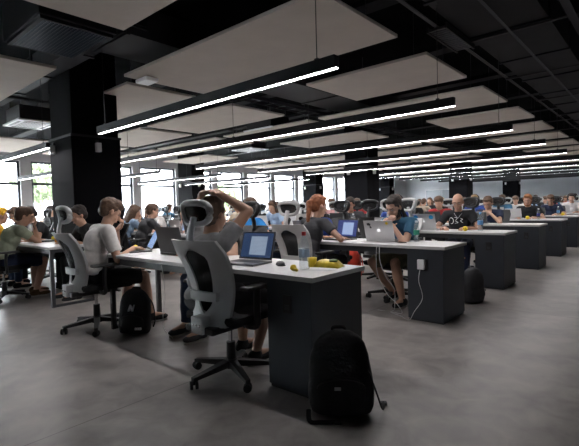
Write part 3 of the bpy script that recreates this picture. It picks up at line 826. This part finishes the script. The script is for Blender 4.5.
def backpack(label, x, y, rz, h=.48, w=.30, d=.17, tilt=0, mark=None, m=None, leanx=0, straps=True):
    m = m or M_blkfab
    t = thing('backpack', label, 'backpack', (x, y, 0), rz); R = Matrix.Rotation(math.radians(tilt), 3, 'X') @ Matrix.Rotation(math.radians(leanx), 3, 'Y')
    T = lambda *p: R @ V(p)
    bm = bmesh.new(); rings = []; n = 40
    for f, a, c in ((.0, .40, .36), (.02, .45, .42), (.10, .49, .48), (.3, .50, .50), (.5, .49, .48), (.68, .455, .44), (.82, .39, .38), (.91, .30, .30), (.97, .18, .19), (1.0, .04, .05)):
        rings.append([bm.verts.new(T(w*a*math.copysign(abs(math.cos(2*PI*i/n))**.72, math.cos(2*PI*i/n)), d*c*math.copysign(abs(math.sin(2*PI*i/n))**.72, math.sin(2*PI*i/n)), .008+h*f)) for i in range(n)])
    for p_, q_ in zip(rings, rings[1:]):
        for i in range(n): bm.faces.new((p_[i], p_[(i+1) % n], q_[(i+1) % n], q_[i]))
    bm.faces.new(rings[0][::-1]); bm.faces.new(rings[-1])
    b = obj('bag_body', remesh(bm, .010, 4, amp=.010, fs=8, seed=h*10), m, t)
    bm = bmesh.new(); ell(bm, T(0, -d*.36, h*.28), (w*.40, d*.22, h*.24), R)
    p = obj('front_pocket', remesh(bm, .010, 3, amp=.006, fs=14, seed=3), m, t)
    bm = bmesh.new(); tube(bm, [T(w*.36*math.cos(a), -d*.47-.012*math.sin(a), h*.34+h*.10*math.sin(a)) for a in [PI*i/12 for i in range(13)]], .004, 6)
    obj('zip', bm, M_rubber, t)
    bm = bmesh.new(); tube(bm, spline([T(-.035, d*.1, h*.96), T(-.03, d*.12, h*1.02), T(.03, d*.12, h*1.02), T(.035, d*.1, h*.96)], 4), .009, 8); obj('grab_handle', bm, m, t)
    if straps:
        for s in (-1, 1):
            bm = bmesh.new(); tube(bm, spline([T(s*.05, d*.4, h*.9), T(s*.12, d*.62, h*.65), T(s*w*.52, d*.5, h*.3), T(s*w*.5, d*.35, .06)], 5), .018, 8, flat=.35)
            obj('shoulder_strap', bm, m, t, smooth=True)
    if mark == 'N':
        bm = bmesh.new(); s = .085; q = .012; Mx = (R.to_4x4()) @ Matrix.Translation((0, -d*.50, h*.60)) @ Matrix.Rotation(math.radians(-14), 4, 'X')
        for pl in ([(-.6, -.7), (-.35, -.7), (-.1, .7), (-.35, .7)], [(-.35, .7), (-.05, .7), (.35, -.7), (.05, -.7)], [(.05, -.7), (.35, -.7), (.6, .7), (.35, .7)]):
            poly_extrude(bm, [(a*s*.62, c*s*.5) for a, c in pl], .02, Mx)
        obj('logo', bm, M_logo, t)
        bm = bmesh.new(); Mx = R.to_4x4() @ Matrix.Translation((.07, -d*.60, .055))
        for i in range(3): box(bm, -.028+i*.02, -.014+i*.02, 0, .03, 0, .022, M=Mx)
        obj('small_mark', bm, M_logo, t)
    if mark == 'badge':
        bm = bmesh.new(); Mx = R.to_4x4() @ Matrix.Translation((-.02, -d*.62-.004, h*.33)); box(bm, -.017, .017, 0, .01, 0, .015, M=Mx); obj('badge', bm, mat('grey_badge', (.4, .4, .4), .5), t)
    return t
def cable(label, pts, r=.0028, m=None, nm='cable'):
    bm = bmesh.new(); tube(bm, spline(pts, 8), r, 6); return tag(obj(nm, bm, m or M_white, smooth=True), label, 'cable')

exec_people = True
# ------------------------------------------------------------------ hero seats
def seat(x, y, rz, label, kind, full=True, base_rot=0):
    c = make_chair(label, kind, full); c.location = (x, y, 0); c.rotation_euler = (0, 0, rz); return c
FS, NS = DD+.22, -.14      # far-side and near-side hip distance from the desk front
Y1 = rowY(1); Y2 = rowY(2); Y3 = rowY(3); Y4 = rowY(4); Y5 = rowY(5); Y6 = rowY(6); Y7 = rowY(7)
SH = dict(trouser='short')
# man in grey, hands on head
P1x, P1y, P1r = -2.41, 1.90, .03
seat(-2.25, 1.92, .04, 'grey mesh office chair carrying the man with hands on head', 'grey')
person('person in a grey T-shirt and shorts leaning back with both hands clasped on the head', (P1x, P1y, 0), P1r, dict(
    lean=5, curve=.02, drop=.045, sw=.155, hip=(0, -.06, .53), hpitch=4, hyaw=6, vox=.0075, top='grey', trouser='short', bottom='dark grey', hair='brown', style='short', skin=M_skin, sleeve=.5,
    rh=dict(w=(.055, -.03, .165), d=(-.9, -.1, .10), n=(-.1, 0, -1), head=1, pole=(.5, .9, .25), curl=.2),
    lh=dict(w=(-.06, -.05, .155), d=(.9, -.1, .16), n=(.1, 0, -1), head=1, pole=(-.9, .7, .2), curl=.2),
    rl=dict(knee=(.16, .40, .47), ankle=(.14, .28, .085)), ll=dict(knee=(-.14, .42, .48), ankle=(-.12, .40, .085)), shoe='black', seed=2))
# man in white, side view
P2x, P2y, P2r = -4.18, 1.86, -.15
seat(-4.22, 1.90, -.05, 'grey mesh office chair carrying the man in the white T-shirt', 'grey')
person('person in a white T-shirt and dark shorts bent over a laptop, fist at the mouth', (P2x, P2y, 0), P2r, dict(
    lean=9, curve=.06, hpitch=32, vox=.0085, top='white', trouser='short', bottom='black', hair='brown', style='full', sleeve=.72,
    rh=dict(w=(.12, .36, .775), d=(-.2, 1, -.05), n=(0, 0, -1), curl=.5, pole=(.5, -.3, -.9)),
    lh=dict(w=(-.03, .155, -.115), d=(.3, .1, .8), n=(.2, -.9, .2), head=1, curl=.7, pole=(-.4, .3, -.9)),
    rl=dict(knee=(.15, .44, .49), ankle=(.13, .50, .085)), ll=dict(knee=(-.12, .42, .5), ankle=(-.10, .30, .085)), shoe='black', seed=4))
# man in light green at the left edge
seat(-6.66, 1.78, -.05, 'black office chair carrying the man in the light green T-shirt', 'black')
person('person in light green T-shirt and navy shorts, chin on hand, far left desk', (-6.66, 1.76, 0), -.05, dict(
    lean=24, curve=.05, hpitch=20, vox=.0095, top='light green', trouser='short', bottom='navy', hair='brown', style='full', sleeve=.5,
    rh=dict(w=(.03, .155, -.08), d=(-.1, .1, 1), n=(-.2, -.9, .2), head=1, curl=.55, pole=(.25, .5, -1)),
    lh=dict(w=(-.15, .46, .765), d=(.3, 1, 0), n=(0, 0, -1), curl=.3),
    rl=dict(knee=(.16, .47, .49), ankle=(.13, .36, .085)), shoe='brown', seed=5))
seat(-7.52, 1.75, 0, 'grey office chair carrying the person in yellow at the left edge', 'grey', False)
person('person in a yellow hooded top at the left edge of the view', (-7.52, 1.74, 0), 0, dict(lean=24, hpitch=8, hood=True, top='yellow', bottom='jeans', hair='dark', style='short', sleeve=1.8, seed=6, face=False))
# far side of the far left table
for (x, top, hair, lab, ex, clab) in ((-8.55, 'dark grey', 'brown', 'person with glasses in a dark grey top facing the camera side of the left table', dict(glasses=True, hpitch=32), 'black office chair behind the left table, farthest to the left'),
                            (-7.8, 'black', 'dark', 'person in black with face lowered, second behind the left table', dict(hpitch=38, style='full'), 'black office chair behind the left table, middle one of three'),
                            (-5.88, 'black', 'dark', 'person in black trousers and black shoes behind the end of the left table', dict(hpitch=24, lean=26), 'black office chair behind the left table, nearest to the column')):
    seat(x, Y1+FS+.02, PI, clab, 'black', False)
    d = dict(lean=20, hpitch=25, top=top, bottom='black', hair=hair, vox=.011, seed=int(-x*3)); d.update(ex)
    person(lab, (x, Y1+FS, 0), PI, d)
# jeans wearer across from the man in grey
seat(-3.22, Y1+FS+.05, PI, 'black office chair behind the first desk, opposite the gap between the two men', 'black', False)
person('person in navy jeans and dark top behind the first desk, opposite the man in grey', (-3.2, Y1+FS+.03, 0), PI, dict(
    lean=16, hpitch=30, top='dark grey', bottom='jeans', hair='dark', vox=.011, seed=9, ll=dict(ankle=(-.13, .50, .085)), rl=dict(ankle=(.14, .46, .085)), shoe='dark grey'))
# blue shirt (back to the camera, row two)
seat(-4.22, Y2+NS-.15, -.0, 'light grey office chair at the second desk carrying the person in the bright blue T-shirt', 'light', False)
person('person in a bright blue T-shirt at the second desk, seen past the raised arm', (-3.93, Y2+NS-.12, 0), .1, dict(lean=12, side=-10, hpitch=14, hyaw=80, top='blue', bottom='jeans', hair='brown', vox=.010, seed=10, sleeve=.5, rh=dict(w=(.26, .34, .765), d=(-.3, 1, 0), n=(0, 0, -1), pole=(.9, -.6, -.8))))
# red haired woman
seat(-3.02, Y2+NS-.12, .05, 'light grey office chair with a ring headrest behind the red-haired woman', 'light')
person('person with auburn hair tied back, in a dark grey T-shirt at the second desk', (-3.08, Y2+NS+.0, 0), -.15, dict(lean=16, hpitch=12, hyaw=-12, fem=1, top='dark grey', bottom='black', hair='auburn', style='tail', vox=.009, seed=11,
    rh=dict(w=(.22, .36, .765), d=(-.5, 1, 0), n=(0, 0, -1), pole=(.9, .1, -.7)), lh=dict(w=(-.12, .38, .765), d=(.3, 1, 0), n=(0, 0, -1))))
# bearded man
P3x = -2.30
seat(P3x-.20, Y2+FS+.0, PI-.3, 'light grey office chair carrying the bearded man in teal', 'light')
person('person with dark beard and locks in a teal T-shirt, hands clasped at the mouth', (P3x+.02, Y2+FS-.04, 0), PI-.12, dict(
    lean=22, curve=.05, hpitch=28, vox=.0085, top='teal', trouser='short', bottom='olive', hair='dark', style='locks', beard=True, skin=M_skin, sleeve=.55,
    rh=dict(w=(.035, .155, -.105), d=(-.7, .1, .55), n=(-.3, -.9, -.1), head=1, curl=.55, pole=(.5, .3, -1)),
    lh=dict(w=(-.035, .17, -.125), d=(.7, .1, .45), n=(.3, -.9, -.1), head=1, curl=.6, pole=(-.5, .3, -1)),
    rl=dict(knee=(.24, .38, .48), ankle=(.18, .05, .085)), ll=dict(knee=(-.10, .42, .5), ankle=(-.12, .32, .085)), shoe='black', seed=12))
# chair and blue-shirted head behind
seat(-2.88, Y3+NS-.18, .1, 'light grey office chair with ring headrest behind the silver laptop with the yellow sticker', 'light', False)
seat(-3.25, Y3+NS-.04, 0, 'black office chair carrying the headphone wearer in royal blue', 'black', False)
person('person in royal blue wearing headphones, back to the camera at the third desk', (-3.12, Y3+NS+.1, 0), 0, dict(lean=14, hpitch=10, top='royal blue', bottom='jeans', hair='brown', phones=True, vox=.011, seed=13, sleeve=.6))
person('person in dark grey with short black hair looking down beside the second column', (-4.35, Y3+FS, 0), PI+.35, dict(lean=14, hpitch=22, top='dark grey', bottom='jeans', hair='dark', vox=.011, seed=14, skin=M_skin2))
seat(-4.35, Y3+FS+.04, PI+.35, 'black office chair carrying the man beside the second column', 'black', False)
person('person in black resting the face on a hand, left of the second column', (-4.95, Y3+FS-.05, 0), PI+.1, dict(lean=28, hpitch=38, top='black', bottom='jeans', hair='dark', vox=.011, seed=15, style='full',
    rh=dict(w=(.02, .13, -.05), d=(-.2, .1, 1), n=(0, -1, 0), head=1, curl=.5, pole=(.4, .4, -1))))
seat(-4.95, Y3+FS+.06, PI+.1, 'grey office chair carrying the one in black resting the face on a hand', 'grey', False)
# bald man
seat(-2.4, Y3+FS+.06, PI-.25, 'black office chair carrying the bald man', 'black', False)
person('bald person in a black T-shirt with a white print and a lanyard', (-2.40, Y3+FS, 0), PI+.18, dict(lean=14, hpitch=22, top='black', bottom='navy', style='bald', hair='dark', vox=.009, seed=16, skin=M_skin2, print=True,
    lh=dict(w=(-.12, .40, .765), d=(.3, 1, 0), n=(0, 0, -1)), rh=dict(w=(.14, .40, .765), d=(-.3, 1, 0), n=(0, 0, -1))))
# navy man, hands at mouth, row four
seat(-2.5, Y4+FS+.06, PI, 'black office chair carrying the one in navy with hands at the face', 'black', False)
person('person in a navy T-shirt with folded hands at the face behind a dark laptop', (-2.50, Y4+FS, 0), PI, dict(lean=26, hpitch=30, top='navy', bottom='jeans', hair='brown', vox=.0095, seed=17,
    rh=dict(w=(.06, .15, -.10), d=(-1, .05, .1), n=(0, -1, 0), head=1, curl=.4, pole=(.9, .2, -.8)), lh=dict(w=(-.06, .16, -.11), d=(1, .05, .1), n=(0, -1, 0), head=1, curl=.4, pole=(-.9, .2, -.8))))
# red beard row five
seat(-2.28, Y5+FS+.02, PI, 'black office chair with black headrest behind the red-bearded man', 'black', False)
person('person with ginger hair and beard in a black T-shirt at the fifth desk', (-2.28, Y5+FS-.05, 0), PI, dict(lean=18, hpitch=16, top='black', bottom='jeans', hair='ginger', beard=True, vox=.0105, seed=18))
seat(-2.2, Y6+FS+.02, PI, 'black office chair with black headrest at the sixth desk', 'black', False)
person('person in a navy T-shirt looking down at the sixth desk', (-2.2, Y6+FS-.05, 0), PI, dict(lean=20, hpitch=32, top='navy', bottom='jeans', hair='brown', vox=.0105, seed=19))
seat(-2.05, Y7+FS+.02, PI, 'grey office chair at the seventh desk under the headphone wearer in white', 'grey', False)
person('person in a white shirt with black headphones at the seventh desk', (-2.05, Y7+FS-.05, 0), PI, dict(lean=10, hpitch=14, top='white', bottom='jeans', hair='dark', phones=True, vox=.0105, seed=20))
# dark grey man behind the nearest column
seat(-6.98, Y2+NS, -.1, 'black office chair at the second row behind the nearest column', 'black', False)
person('person in dark grey T-shirt, forearms on desk, just right of the nearest column', (-6.82, Y2+NS+.05, 0), -.25, dict(lean=22, hpitch=12, top='dark grey', bottom='black', hair='brown', vox=.011, seed=21,
    rh=dict(w=(.10, .52, .765), d=(-.1, 1, 0), n=(0, 0, -1)), lh=dict(w=(-.12, .46, .765), d=(.2, 1, 0), n=(0, 0, -1))))

# ------------------------------------------------------------------ the crowd farther back
PROTO = {}
poses = {
    'typing': dict(lean=18, hpitch=22),
    'chin on hand': dict(lean=24, hpitch=26, rh=dict(w=(.04, .13, -.10), d=(-.2, .1, 1), n=(0, -1, 0), head=1, curl=.5, pole=(.4, .4, -1))),
    'sitting upright': dict(lean=4, hpitch=6),
}
hairs = ['dark', 'brown', 'blond', 'brown', 'dark', 'auburn']
def proto(pose, style, phones=False):
    k = (pose, style, phones)
    if k in PROTO: return copy_tree(PROTO[k])
    d = dict(poses[pose]); d.update(style=style, vox=.015, face=False, shoes=False, phones=phones, fem=1 if style in ('long', 'tail') else 0, sleeve=.6, seed=len(PROTO)+30)
    t = person('x', (0, 0, 0), 0, d); PROTO[k] = t; return t
def recolor(t, top, hair, bottom):
    for ch in t.children:
        base = ch.name.split('.')[0]
        m = {'shirt': CL[top], 'hair': HAIR[hair], 'trousers': CL[bottom]}.get(base)
        if m: ch.material_slots[0].link = 'OBJECT'; ch.material_slots[0].material = m
CH = {}
def cheap_chair(kind):
    if kind in CH: return copy_tree(CH[kind])
    c = make_chair('x', kind, False); CH[kind] = c
    return c
LP = {}
def far_laptop(kind):
    if kind in LP: return copy_tree(LP[kind])
    a = {'silver': (M_alu, M_scr_blue, 'apple'), 'black': (M_dalu, M_scr_doc, None), 'grey': (M_galu, M_scr_blue, None)}[kind]
    LP[kind] = laptop('x', 0, 0, 0, 0, a[0], a[1], 18, a[2]); return LP[kind]
rnd = random.Random(11)
tops = ['white', 'white', 'grey', 'dark grey', 'black', 'navy', 'pale blue', 'beige', 'red', 'teal', 'white', 'royal blue', 'black', 'olive', 'pink']
taken = [(1, 0), (1, 1)]
rnd2 = random.Random(5)
HID_P = [34, 35, 41, 45, 52, 58, 65, 68, 69, 70, 79, 91, 92, 93, 94, 105, 106, 107, 110, 116, 118, 119, 122, 127, 129, 130, 134, 137, 139, 141, 145, 146, 147, 152, 153, 154, 155]
HID_C = [30, 34, 35, 45, 58, 59, 65, 69, 71, 80, 81, 83, 94, 95, 98, 103, 104, 105, 106, 107, 110, 113, 116, 117, 119, 121, 122, 127, 129, 130, 134, 137, 138, 139, 140, 141, 146, 147, 148, 151, 153, 154, 155]
HID_L = [32, 34, 35, 41, 43, 45, 47, 52, 54, 56, 57, 58, 64, 65, 68, 69, 70, 71, 78, 79, 80, 82, 83, 89, 90, 91, 92, 93, 94, 95, 97, 98, 99, 100, 104, 105, 106, 107, 110, 112, 113, 116, 117, 118, 119, 121, 122, 123, 127, 128, 129, 130, 133, 134, 135, 136, 137, 138, 139, 141, 142, 145, 146, 147, 148, 150, 151, 152, 153, 154, 155]
POSP = {'typing': 'typing', 'chin on hand': 'chin on hand', 'sitting upright': 'upright'}
for r in range(2, 13):
    for k, (xr, L, ped) in enumerate(TABLES):
        for side in (-1, 1):
            for q, off in enumerate((.72, 1.9)):
                x = xr-off+rnd.uniform(-.08, .08)
                pose = rnd.choice(list(poses)); style = rnd.choice(['short', 'short', 'full', 'long', 'tail', 'full']); hair = rnd.choice(hairs[:4] if rnd.random() < .9 else hairs)
                top = rnd.choice(tops); kind = rnd.choice(['grey', 'light', 'black', 'black']); lk = rnd.choice(['silver', 'black', 'grey', 'silver']); ph = rnd.random() < .12; skip = rnd.random() < .10
                wt = rnd.uniform(-.1, .1)
                if k == 0 and side == -1 and r >= 4 and (q == 0 or r < 8): continue
                # places already filled by people built above
                filled = {(2, 0, -1), (2, 0, 1), (3, 0, -1), (3, 0, 1)}
                if (r, k, side) in filled and not ((r, side, q) == (2, 1, 1)): continue
                if k == 0 and side == 1 and r in (4, 5, 6, 7) and q == 0: continue
                if k == 1 and r == 2 and side == -1 and q == 0: continue
                ys = rowY(r)+(FS if side == 1 else NS)
                if any(cx-1.2 < x < cx+.42 and cy-.5 < ys < cy+1.2 for cx, cy in cols): continue
                if skip: continue
                yy = rowY(r)+(FS if side == 1 else NS); rz = PI if side == 1 else 0
                place = '%s of the %s row, %s table, %s seat' % ('far side' if side == 1 else 'near side', ORD[r-1], TN[k], 'right' if q == 0 else 'left')
                code = ((r*3+k)*2+(side > 0))*2+q
                if code not in HID_P:
                    t = proto(pose, style, ph); t.location = (x, yy, 0); t.rotation_euler = (0, 0, rz+wt)
                    recolor(t, top, hair, rnd2.choice(['jeans', 'black', 'navy', 'olive']))
                    t['label'] = 'person in %s, %s hair, %s' % (top, hair, place); t['group'] = 'people working in the farther desk rows'
                if code not in HID_C:
                    c = cheap_chair(kind); c.location = (x, yy-(-.03 if side == 1 else .03), 0); c.rotation_euler = (0, 0, rz+wt*1.3)
                    c['label'] = '%s office chair, %s' % ({'grey': 'grey', 'light': 'light grey', 'black': 'black'}[kind], place)
                if code not in HID_L:
                    l = far_laptop(lk); l.location = (x, rowY(r)+(DD-.16 if side == 1 else .16), HT); l.rotation_euler = (0, 0, rz)
                    l['label'] = 'open %s laptop, %s' % (lk, place)

# ------------------------------------------------------------------ things on and under the near desks
laptop('open grey laptop with a document on screen, in front of the man in grey', -2.36, Y1+.235, HT, .12, M_galu, M_scr_doc, 18)
laptop('black laptop with its lid towards the camera, on the first desk between the two men', -3.42, Y1+DD-.16, HT, PI+.05, M_dalu, M_scr_doc, 12, w=.36, d=.25)
laptop('laptop with a pale blue screen in front of the man in white', -4.0, Y1+.30, HT, -.38, M_dalu, M_scr_blue, 28, w=.31, d=.21)
laptop('black laptop open behind the first, at the second row', -5.75, Y2+.35, HT, PI, M_dalu, M_scr_doc, 12, w=.36, d=.25)
laptop('second row laptop with a blue screen used by the man beyond the column', -6.35, Y2+.36, HT, -.25, M_dalu, M_scr_blue, 22)
laptop('black laptop with the lid towards the camera on the far left table', -6.72, Y1+DD-.2, HT, PI-.1, M_dalu, M_scr_doc, 15, w=.36, d=.25)
laptop('tall dark laptop lid farther along the far left table', -7.75, Y1+DD-.15, HT, PI, M_dalu, M_scr_doc, 5)
laptop('open laptop with a dark blue page on screen, used by the red-haired woman', -2.93, Y2+.30, HT, -.15, M_dalu, M_scr_page, 14, w=.34, d=.23)
laptop('silver laptop with lid towards the camera and a small yellow round sticker', -2.37, Y2+DD-.22, HT, PI+.12, M_alu, M_scr_blue, 20, 'apple_yellow', w=.33, d=.235)
laptop('silver laptop with two round blue stickers in front of the bald man', -2.74, Y3+DD-.2, HT, PI+.05, M_alu, M_scr_blue, 18, 'apple_stickers', w=.35, d=.24)
laptop('dark grey laptop in front of the one in navy with hands at the face', -2.62, Y4+DD-.18, HT, PI+.1, M_galu, M_scr_blue, 25, 'apple')
laptop('silver laptop with a round mark in front of the red-bearded man', -2.5, Y5+DD-.18, HT, PI, M_alu, M_scr_blue, 20, 'round')
laptop('silver laptop at the sixth desk', -2.55, Y6+DD-.18, HT, PI, M_alu, M_scr_blue, 20)
laptop('silver laptop at the seventh desk with a small logo', -2.2, Y7+DD-.18, HT, PI, M_alu, M_scr_blue, 20, 'apple')
laptop('black laptop lid behind the one with the dark blue page, third desk', -4.2, Y3+.3, HT, PI, M_dalu, M_scr_doc, 8, w=.38, d=.26)
M_pale = mat_clear('pale_label', (.45, .55, .68), .55); M_red = mat('red_cap', (.6, .02, .02), .4); M_blue = mat('blue_label', (.10, .28, .55), .5); M_grn = mat('green_label', (.03, .25, .16), .5); M_wht = M_white; M_dblue = mat('dark_blue_label', (.04, .05, .35), .5)
bottle('clear water bottle with a red cap at the end of the first desk', -1.80, Y1+.24, HT, M_red, M_pale, .25, .035)
bottle('clear water bottle with a green label at the end of the second desk', -2.02, Y2+.42, HT, M_wht, M_grn, .225, .031)
bottle('tall water bottle with a blue label on the third desk beside the bald man', -1.95, Y3+.30, HT, M_blue, M_blue, .26, .036)
bottle('water bottle with a dark blue label on the fifth desk', -1.98, Y5+.06, HT, M_wht, M_dblue, .225, .032)
bottle('clear water bottle on the sixth desk', -2.0, Y6+.30, HT, M_wht, M_blue, .225, .032)
bottle('pale blue water bottle on the third desk by the second column', -3.93, Y3+.17, HT, M_wht, M_pale, .26, .04)
bottle('small bottle with orange label beside the pale blue bottle', -3.84, Y3+.24, HT, M_red, mat('orange_label', (.7, .2, .04), .5), .19, .028)
ball('yellow ball beside the laptop of the man in white', -4.12, Y1+.33, HT)
ball('yellow ball on the third desk in front of the bald man', -2.12, Y3+.2, HT, .035)
ball('yellow ball on the fifth desk', -2.18, Y5+.06, HT, .038)
ball('yellow ball on the sixth desk beside the bottle', -1.9, Y6+.25, HT, .038)
ball('yellow ball on the far left table near the man in green', -6.72, Y1+.5, HT, .035)
# mouse
t = thing('computer_mouse', 'dark computer mouse on the first desk beside the grey laptop', 'mouse', (-2.07, Y1+.30, HT), .9)
bm = bmesh.new(); ell(bm, (0, 0, .012), (.032, .055, .022)); box(bm, -.03, .03, -.05, .05, .001, .008); obj('mouse_body', remesh(bm, .004, 2), mat('graphite_plastic', (.04, .04, .045), .35), t)
bm = bmesh.new(); cone(bm, (-.004, .025, .028), (.004, .025, .028), .008, .008, 12); obj('scroll_wheel', bm, M_chrome, t)
# snack bag, can, paper at the end of the first desk
t = thing('snack_bag', 'crumpled yellow and green snack bag lying at the end of the first desk', 'snack bag', (-1.74, Y1+.42, HT), .2)
bm = bmesh.new(); bmesh.ops.create_grid(bm, x_segments=18, y_segments=12, size=1)
for v in bm.verts:
    x, y = v.co.x, v.co.y; puff = (1-x**4)*(1-y**4)
    v.co = V((x*.10, y*.06, .006+puff*.042+.012*noise.noise(V((x*3, y*3, 1)))*puff))
ex = bmesh.ops.extrude_face_region(bm, geom=bm.faces[:])
for v in [e for e in ex['geom'] if isinstance(e, bmesh.types.BMVert)]: v.co.z = .002+(v.co.z-.006)*.05
M_bag = mat('foil_bag', (.55, .42, .04), .3, metal=.3, var=.5, scale=14)
obj('foil', bm, M_bag, t, smooth=True)
bm = bmesh.new(); ell(bm, (.045, -.01, .045), (.03, .035, .012)); obj('printed_patch', bm, mat('green_print', (.10, .16, .02), .5), t, smooth=True)
t = thing('juice_cup', 'small yellow cup standing between the red-capped bottle and the snack bag', 'cup', (-1.83, Y1+.36, HT))
bm = bmesh.new(); lathe(bm, [(.026, 0), (.030, .03), (.033, .065), (.030, .065), (.027, .03)], 20); obj('cup_body', bm, M_yellow, t, smooth=True)
t = thing('snack_wrapper', 'yellow twist of wrapper at the foot of the red-capped bottle', 'wrapper', (-1.82, Y1+.15, HT))
bm = bmesh.new(); ell(bm, (0, 0, .022), (.014, .03, .021)); ell(bm, (.03, -.01, .012), (.02, .014, .011)); obj('foil', remesh(bm, .004, 1, amp=.004, fs=60), mat('yellow_foil', (.7, .5, .03), .3), t)
def papers(label, x, y, rz, w=.21, d=.297, n=1, z=HT):
    t = thing('paper_sheet', label, 'paper', (x, y, z+.001), rz)
    obj('sheet', B(-w/2, w/2, -d/2, d/2, 0, .0012*n), M_paper, t)
papers('white paper sheet under the snack bag', -1.76, Y1+.38, .5, .2, .26)
papers('white papers beside the yellow ball of the man in white', -3.86, Y1+.19, .3, n=2)
papers('white paper sheets beside the laptop of the red-haired woman', -2.68, Y2+.22, .2, n=3)
papers('white paper on the far left table', -6.95, Y1+.25, .1)
t = thing('smartphone', 'dark smartphone lying on the second desk beside the bearded man', 'phone', (-2.12, Y2+.25, HT), .9)
obj('phone_body', B(-.036, .036, -.072, .072, .001, .009, bev=.003), M_blk, t); obj('phone_screen', B(-.033, .033, -.066, .066, .009, .0098), M_scr_off, t)
t = thing('tape_measure', 'yellow and black tape measure on the third desk near the second column', 'tape measure', (-3.86, Y3+.06, HT), .3)
obj('case', B(-.04, .04, -.02, .02, .001, .06, bev=.01), M_yellow, t); bm = bmesh.new(); cone(bm, (0, -.0215, .03), (0, .0215, .03), .018, .018, 14); obj('hub', bm, M_blk, t)
t = thing('orange_cup', 'small orange cup held over the far left table near the black laptop', 'cup', (-6.35, Y1+.40, HT))
bm = bmesh.new(); lathe(bm, [(.024, 0), (.03, .06), (.026, .06), (.022, .01)], 16); obj('cup_body', bm, mat('orange_plastic', (.8, .3, .02), .5), t)

# bags on the floor
backpack('large black backpack leaning on the end of the first desk', -1.35, 1.93, .66, .46, .36, .18, -10, 'badge', leanx=0, straps=False)
for k, pts in enumerate(([(-1.22, 1.98, .30), (-1.16, 2.02, .12), (-1.14, 2.02, .02), (-1.17, 2.13, .012)], [(-1.45, 1.70, .10), (-1.38, 1.70, .02), (-1.33, 1.72, .012), (-1.24, 1.77, .012)])):
    pass
bpk = [o for o in bpy.data.objects if o.name.startswith('backpack')][0]
inv = (Matrix.Translation((-1.35, 1.93, 0)) @ Matrix.Rotation(.66, 4, 'Z')).inverted()
for pts in ([(-1.21, 1.99, .26), (-1.18, 2.02, .14), (-1.17, 2.06, .04), (-1.22, 2.17, .012)], [(-1.46, 1.78, .05), (-1.42, 1.74, .014), (-1.37, 1.77, .012), (-1.30, 1.83, .012)]):
    bm = bmesh.new(); tube(bm, spline([inv @ V(p) for p in pts], 6), .013, 8, flat=.4); st = obj('strap', bm, M_blkfab, bpk, smooth=True)
    e = inv @ V(pts[-1]); bm = bmesh.new(); box(bm, e.x-.018, e.x+.018, e.y-.014, e.y+.014, .002, .020, bev=.004); obj('buckle', bm, M_blk, st)
backpack('black backpack with a slanted white N mark under the first desk', -3.72, 2.02, .62, .42, .30, .17, -6, 'N')
backpack('grey rucksack on the floor behind the end of the second desk', -1.66, 5.02, 1.2, .40, .28, .18, 0, None, CL['dark grey'])
backpack('red bag hanging low behind the second desk', -3.65, 5.60, .3, .46, .28, .18, 0, None, mat('red_nylon', (.6, .045, .02), .7, var=.15, scale=12))

# power lead on the second desk
t = thing('power_adapter', 'white square power adapter plugged into the end of the second desk', 'adapter', (-1.78, Y2+.010, .53))
obj('adapter_body', B(-.036, .036, -.03, .0, -.02, .075, bev=.006), M_white, t)
cable('white cable running from the power adapter down to the floor', [(-1.79, Y2-.01, .51), (-1.80, Y2-.02, .40), (-1.76, Y2-.03, .24), (-1.84, Y2-.04, .10), (-1.90, Y2-.03, .006), (-2.02, Y2+.05, .006)])
cable('left of two white cables hanging under the second desk', [(-2.26, Y2-.004, HT-.02), (-2.265, Y2-.01, .60), (-2.25, Y2-.01, .42), (-2.18, Y2+.05, .22), (-2.1, Y2+.1, .12), (-2.05, Y2+.12, .02), (-2.2, Y2+.15, .006), (-2.02, Y2+.05, .006)], .003)
cable('right of two white cables hanging under the second desk', [(-2.23, Y2-.004, HT-.02), (-2.22, Y2-.01, .56), (-2.16, Y2+.0, .40), (-2.10, Y2+.05, .28), (-2.12, Y2+.10, .12), (-2.2, Y2+.2, .006), (-2.35, Y2+.15, .006)], .003)
cable('thin pale cable hanging under the first desk beside the jeans', [(-3.15, Y1+.02, HT-.04), (-3.12, Y1+.02, .5), (-3.2, Y1+.05, .3), (-3.28, Y1+.1, .12), (-3.3, Y1+.2, .006)], .003)
# white print and lanyard of the bald man are flat marks on cloth
# fire socket on the first desk already part of the pedestal

# ------------------------------------------------------------------ light
w = bpy.data.worlds.new('World'); bpy.context.scene.world = w; w.use_nodes = True
bg = w.node_tree.nodes['Background']; bg.inputs[0].default_value = (.93, .96, 1, 1); bg.inputs[1].default_value = 6.0

# ------------------------------------------------------------------ camera
cam = bpy.data.cameras.new('camera'); co = bpy.data.objects.new('camera', cam); col.objects.link(co)
F, CX, CY = 431.59, 289.5, 223.0
cam.sensor_fit = 'HORIZONTAL'; cam.sensor_width = 36; cam.lens = F*36/579; cam.clip_end = 300
Rm = Matrix(((0.7520596, -0.00763512, 0.65905088), (0.65856719, 0.04871831, -0.75094326), (-0.0263743, 0.99878338, 0.04166732)))
co.matrix_world = Matrix.Translation((0, 0, 1.163)) @ Rm.to_4x4()
sc = bpy.context.scene; sc.camera = co
vs = sc.view_settings; vs.view_transform = 'Standard'; vs.look = 'None'; vs.gamma = 1; vs.use_curve_mapping = False; vs.exposure = 2.45
bpy.data.scenes.remove(TS)
